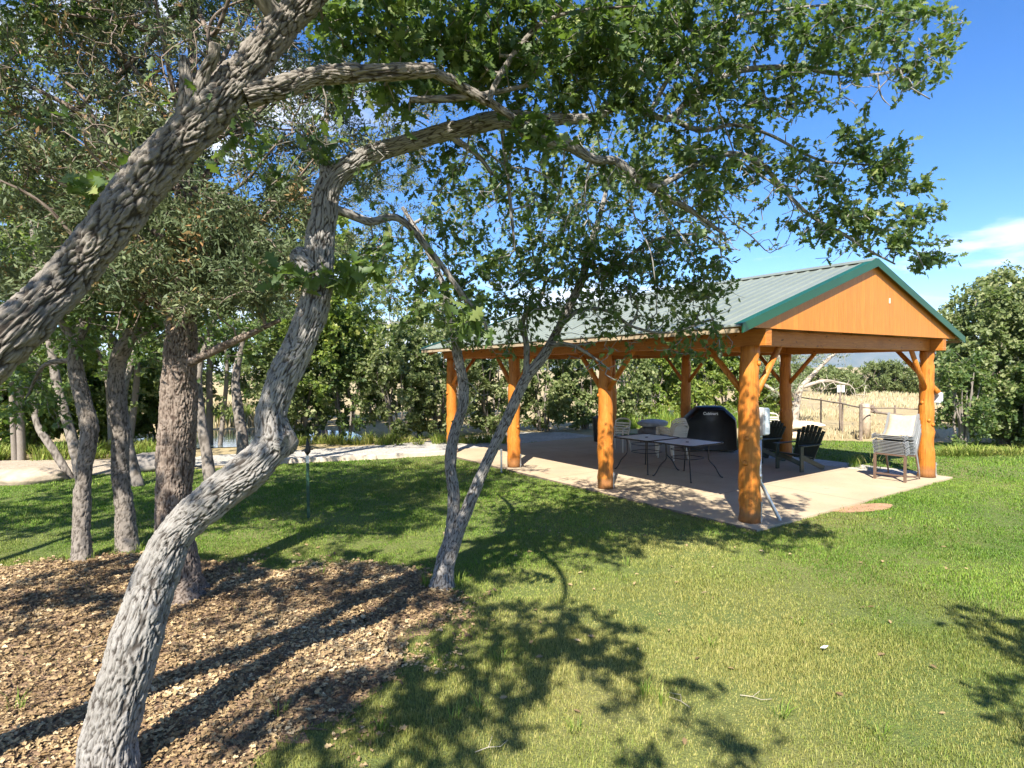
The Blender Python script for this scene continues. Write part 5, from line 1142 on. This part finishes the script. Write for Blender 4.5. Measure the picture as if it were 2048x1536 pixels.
# pond, hill, mountains
def m_water():
    m, nt, b, o = mat('pond_water'); b.inputs['Base Color'].default_value = (.10, .13, .13, 1); b.inputs['Roughness'].default_value = .08; b.inputs['Specular IOR Level'].default_value = .9
    bump(nt, b, noise(nt, wpos(nt, (1, 1, 1)), 2.5, 3), .15, .02); return m
sheet('pond', [(-12.0, 18.2), (-9.5, 17.6), (-6.6, 18.3), (-4.6, 19.2), (-6.0, 22), (-8.5, 23.5), (-12, 23), (-13, 20)], GZ+.012, m_water())
def m_mount():
    m, nt, b, o = mat('mountain_slope'); v = wpos(nt, (.001, .001, .003))
    c = ramp(nt, noise(nt, v, 4, 6, .6), [(.35, (.035, .06, .04)), (.65, (.12, .12, .085))]); nt.links.new(c, b.inputs['Base Color']); b.inputs['Roughness'].default_value = 1; return m
def ridge(name, d, x0, x1, prof, depth, m, seed):
    n1, n2 = 120, 24; X = np.linspace(x0, x1, n1); ys = np.linspace(0, 1, n2)
    H = np.interp(X, [p[0] for p in prof], [p[1] for p in prof])
    XX, TT = np.meshgrid(X, ys, indexing='ij'); s = np.sin(TT*PI)**.8
    nz = vnoise(np.stack([XX.ravel()/depth*3, TT.ravel()*3, 0*XX.ravel()], 1), seed).reshape(XX.shape)+.5*vnoise(np.stack([XX.ravel()/depth*8, TT.ravel()*8, 0*XX.ravel()], 1), seed+1).reshape(XX.shape)
    Z = H[:, None]*s*(1+.16*nz)-2; Y = d+TT*depth
    V = np.stack([XX, Y, Z], 2).reshape(-1, 3); i = np.arange(n1-1)[:, None]*n2; j = np.arange(n2-1)[None]
    Q = np.stack([i+j, i+n2+j, i+n2+j+1, i+j+1], 2).reshape(-1, 4)
    o = npmesh(name, V, [Q], m, None); o['kind'] = 'structure'; return o
ridge('mountains', 5600, -1500, 7800, [(-1500, 60), (1200, 110), (2300, 150), (3000, 205), (3900, 215), (4600, 170), (5600, 190), (7800, 60)], 1400, m_mount(), 3)
ridge('hill', 38, -75, 8, [(-75, .5), (-40, 2.6), (-20, 3.4), (-8, 2.4), (8, .2)], 30, M['ground'], 9)
# dry field grass
dm, nt, b_, o_ = mat('dry_grass_blade')
c_ = ramp(nt, attr(nt, 'rnd'), [(0, (.21, .16, .08)), (.4, (.33, .265, .145)), (.75, (.43, .365, .23)), (1, (.28, .30, .16))]); nt.links.new(c_, b_.inputs['Base Color']); b_.inputs['Roughness'].default_value = .7; M['dry'] = dm
def field(n, d0, d1, pa, pb, h, wd, thr=-.2):
    d = np.sqrt(RNG.random(n)*(d1*d1-d0*d0)+d0*d0); px = RNG.uniform(pa, pb, n)
    x = (px-1024)/FPX*d; y = d
    nz = vnoise(np.stack([x*.35, y*.35, 0*x], 1), 41)+.6*vnoise(np.stack([x*1.1, y*1.1, 0*x], 1), 42); k = (nz > thr) & ~inpoly(x, y, LAWN); x, y, nz = x[k], y[k], nz[k]; n = len(x)
    H = h*(1+.5*nz)*RNG.uniform(.5, 1.3, n); W = wd*RNG.uniform(.6, 1.4, n); az = RNG.uniform(0, 2*PI, n); ln = RNG.uniform(.1, .5, n)
    dd = np.stack([np.cos(az), np.sin(az), 0*az], 1); sd = np.stack([np.ones(n), RNG.normal(size=n)*.4, 0*az], 1)*(W/2)[:, None]; upv = np.array([0, 0, 1.])
    base = np.stack([x, y, np.full(n, GZ-.02)], 1); m1 = base+dd*(H*ln*.35)[:, None]+upv*(H*.6)[:, None]; tp = base+dd*(H*ln)[:, None]+upv*H[:, None]
    V = np.stack([base-sd, base+sd, m1+sd*.8, m1-sd*.8, tp], 1).reshape(-1, 3); o = (np.arange(n)*5)[:, None]
    return V, [o+np.array([[0, 1, 2, 3]]), o+np.array([[3, 2, 4]])], np.repeat(np.clip(RNG.normal(.5, .22, n)+.25*nz, 0, 1), 5)
V, F, A = join([field(15000, 18.7, 26, 1540, 2120, .17, .022, -.1), field(12000, 26, 50, 1500, 2150, .22, .045, 0), field(3500, 24, 40, 380, 560, .5, .04)])
npmesh('field_grass', V, F, M['dry'], None, {'rnd': A}, kind='stuff')
# reeds by the pond and rough weeds under the bushes
V, F, A = join([tuft_mesh(gpos(px, d)[0], d, 60, h, .5, .03)[:3] for px, d, h in [(RNG.uniform(400, 560), RNG.uniform(24.5, 26.5), RNG.uniform(.6, 1.0)) for _ in range(26)]])
npmesh('reeds', V, F, M['yellow_leaf'], None, {'rnd': A}, kind='stuff')
sp_ = [(gpos(px, d)[0], d, 40, h, .5, .022, dr) for px, d, h, dr in [(RNG.uniform(560, 1010), RNG.uniform(18.1, 18.9), RNG.uniform(.14, .48), RNG.uniform(.2, .8)) for _ in range(60)]+[(RNG.uniform(1240, 1560), RNG.uniform(22, 25), RNG.uniform(.4, .9), .1) for _ in range(60)]+[(RNG.uniform(-60, 330), RNG.uniform(15.4, 17.6), RNG.uniform(.2, .5), RNG.uniform(.1, .8)) for _ in range(90)]+[(RNG.uniform(1880, 2080), RNG.uniform(14.9, 15.6), RNG.uniform(.12, .3), RNG.uniform(.2, .8)) for _ in range(26)]]
tufts('rough_weeds', sp_, M['grass'])
q = gnd(1708, 934, GZ); wd_ = tufts('weed_clump', [(q[0], q[1], 90, .34, .34, .008, .1)], M['grass'], None); tag(wd_, 'tuft of green weeds growing at the edge of the patio near the chair stack', 'weed')
q = gnd(1742, 940, GZ); wd_ = tufts('weed_clump', [(q[0], q[1], 30, .42, .6, .008, .95)], M['grass'], None); tag(wd_, 'thin dry straw-coloured weeds arching beside the chair stack', 'weed')
# small green sprigs in the leaf litter and lawn
sp_ = [(*gnd(px, py, GZ)[:2], n, h, .14, .006, .15) for px, py, n, h in ((30, 1420, 14, .16), (1290, 1390, 26, .14), (1320, 1405, 18, .12), (905, 1440, 10, .12), (640, 1150, 14, .16), (1255, 1130, 12, .12), (480, 1150, 10, .13), (250, 1290, 6, .12), (1760, 1470, 20, .1), (960, 1420, 12, .1), (560, 1430, 16, .12), (760, 1460, 16, .12), (880, 1330, 18, .1), (1000, 1320, 18, .1), (850, 1172, 40, .16), (915, 1168, 40, .15), (180, 1120, 36, .14), (135, 1124, 30, .13), (235, 1104, 30, .14), (275, 1100, 30, .13), (1600, 1250, 20, .08), (1850, 1180, 20, .08), (1420, 1290, 20, .07), (1950, 1100, 20, .07), (1150, 1460, 20, .09), (1560, 1430, 26, .08))]
tufts('weed_sprigs', sp_, M['grass'])
# fallen twigs and scraps on the lawn
M['twig'] = m_simple('bleached_twig', (.40, .35, .27), .9, 0, .2)
for k, (px, py, L, az, lab) in enumerate(((950, 1510, .22, .3, 'bleached crooked twig lying on the grass at the bottom centre'), (1380, 1420, .2, 1.8, 'pale hooked twig on the dry grass, the left one of the two'), (1480, 1395, .2, -.5, 'pale slender twig on the dry grass, right of the hooked one'), (165, 1300, .26, .6, 'small grey forked twig in the leaf litter left of the twisting oak'), (340, 1390, .3, -.3, 'thin dead twig in the leaf litter right of the twisting oak'))):
    q = gnd(px, py, GZ); d = np.array([math.cos(az), math.sin(az), 0]); e = np.array([-d[1], d[0], 0]); z = np.array([0, 0, .018])
    b = MB(); b.tube([q+z, q+z+d*L*.4+e*.02, q+z*1.5+d*L*.7-e*.01, q+z+d*L+e*.05], [.0028, .0026, .002, .0012], 5); b.tube([q+z+d*L*.4+e*.02, q+z*2+d*L*.6+e*.09], [.002, .001], 4)
    tag(b.build('twig', M['twig']), lab, 'twig', 'fallen twigs')
q = gnd(1648, 1304, GZ); b = MB(); b.slab([q+[-.03, 0, .035], q+[.0, -.02, .04], q+[.035, 0, .05], q+[.01, .025, .04]], (0, 0, .003)); tag(b.build('paper_scrap', m_simple('white_paper', (.8, .8, .8), .8, 0, .03)), 'tiny white scrap of litter on the green lawn', 'litter')
# ------------------------------------------------------------------ air, sky, sun, camera
hz = MB().box((600, 4400, 170), (2*(R_+500)+1400, 10300, 346)).build('haze', None, kind='stuff')
hm = bpy.data.materials.new('haze'); hm.use_nodes = True; nt = hm.node_tree; nt.nodes.clear()
o_ = nt.nodes.new('ShaderNodeOutputMaterial'); v_ = N(nt, 'ShaderNodeVolumePrincipled', {'Color': (.62, .78, 1, 1), 'Density': HAZE, 'Anisotropy': .1}); nt.links.new(v_.outputs[0], o_.inputs['Volume']); hz.data.materials.append(hm)
wd = bpy.data.worlds.new('World'); SC.world = wd; wd.use_nodes = True; nt = wd.node_tree; nt.nodes.clear()
sky = nt.nodes.new('ShaderNodeTexSky'); sky.sky_type = 'NISHITA'; sky.sun_disc = False; sky.sun_elevation = SUN_EL; sky.sun_rotation = math.radians(193.4)
sky.altitude = 1800; sky.air_density = 1.0; sky.dust_density = 0.3; sky.ozone_density = 2.2
tc = nt.nodes.new('ShaderNodeTexCoord'); sx = N(nt, 'ShaderNodeSeparateXYZ', {0: tc.outputs['Generated']})
mp = N(nt, 'ShaderNodeMapping', {'Vector': tc.outputs['Generated'], 'Scale': (1.6, 1.6, 6.5), 'Location': (.32, .1, .2)}).outputs[0]
cn = N(nt, 'ShaderNodeTexNoise', {'Vector': mp, 'Scale': 2.2, 'Detail': 7, 'Roughness': .56}).outputs['Fac']
el0 = ramp(nt, sx.outputs['Z'], [(0.0, (1, 1, 1)), (.16, (.9, .9, .9)), (.24, (.12, .12, .12)), (.34, (0, 0, 0))])
lf = ramp(nt, N(nt, 'ShaderNodeMath', {0: sx.outputs['X'], 1: -1.0}, operation='MULTIPLY').outputs[0], [(.08, (0, 0, 0)), (.4, (.8, .8, .8))])
el = N(nt, 'ShaderNodeMath', {0: el0, 1: lf}, operation='MAXIMUM').outputs[0]
cm = ramp(nt, N(nt, 'ShaderNodeMath', {0: cn, 1: N(nt, 'ShaderNodeMath', {0: el, 1: .17}, operation='MULTIPLY').outputs[0]}, operation='ADD').outputs[0], [(.615, (0, 0, 0)), (.75, (1, 1, 1))])
cm = N(nt, 'ShaderNodeMath', {0: cm, 1: N(nt, 'ShaderNodeMath', {0: el, 1: 1.0}, operation='MULTIPLY').outputs[0]}, operation='MULTIPLY', use_clamp=True).outputs[0]
hs = N(nt, 'ShaderNodeHueSaturation', {'Hue': .508, 'Saturation': 1.32, 'Value': 1.0, 'Color': sky.outputs[0]})
cc_ = mixc(nt, cm, hs.outputs[0], (6.5, 6.7, 7.0))
bg = N(nt, 'ShaderNodeBackground', {'Color': cc_, 'Strength': SKY}); ow = nt.nodes.new('ShaderNodeOutputWorld'); nt.links.new(bg.outputs[0], ow.inputs[0])
sl_ = bpy.data.lights.new('sun', 'SUN'); sl_.energy = SUN; sl_.angle = math.radians(.53); sl_.color = (1, .93, .82)
so = bpy.data.objects.new('sun', sl_); COL.objects.link(so)
ld = Vector((math.sin(SUN_AZ)*math.cos(SUN_EL), math.cos(SUN_AZ)*math.cos(SUN_EL), -math.sin(SUN_EL))); so.rotation_euler = ld.to_track_quat('-Z', 'Y').to_euler(); so.location = (-3, -12, 14)
cd = bpy.data.cameras.new('camera'); co = bpy.data.objects.new('camera', cd); COL.objects.link(co); SC.camera = co
cd.sensor_width = 36; cd.lens = 36*FPX/2048; cd.clip_start = .05; cd.clip_end = 20000
Mx = Matrix(((CR[0], CU[0], -CF[0], 0), (CR[1], CU[1], -CF[1], 0), (CR[2], CU[2], -CF[2], CAMH), (0, 0, 0, 1))); co.matrix_world = Mx
SC.view_settings.view_transform = 'Standard'; SC.view_settings.look = 'None'; SC.view_settings.exposure = EXPO; SC.view_settings.gamma = 1
SC.cycles.max_bounces = 6; SC.cycles.diffuse_bounces = 3; SC.cycles.glossy_bounces = 2; SC.cycles.transmission_bounces = 4; SC.cycles.transparent_max_bounces = 4; SC.cycles.volume_bounces = 0
SC.cycles.caustics_reflective = False; SC.cycles.caustics_refractive = False
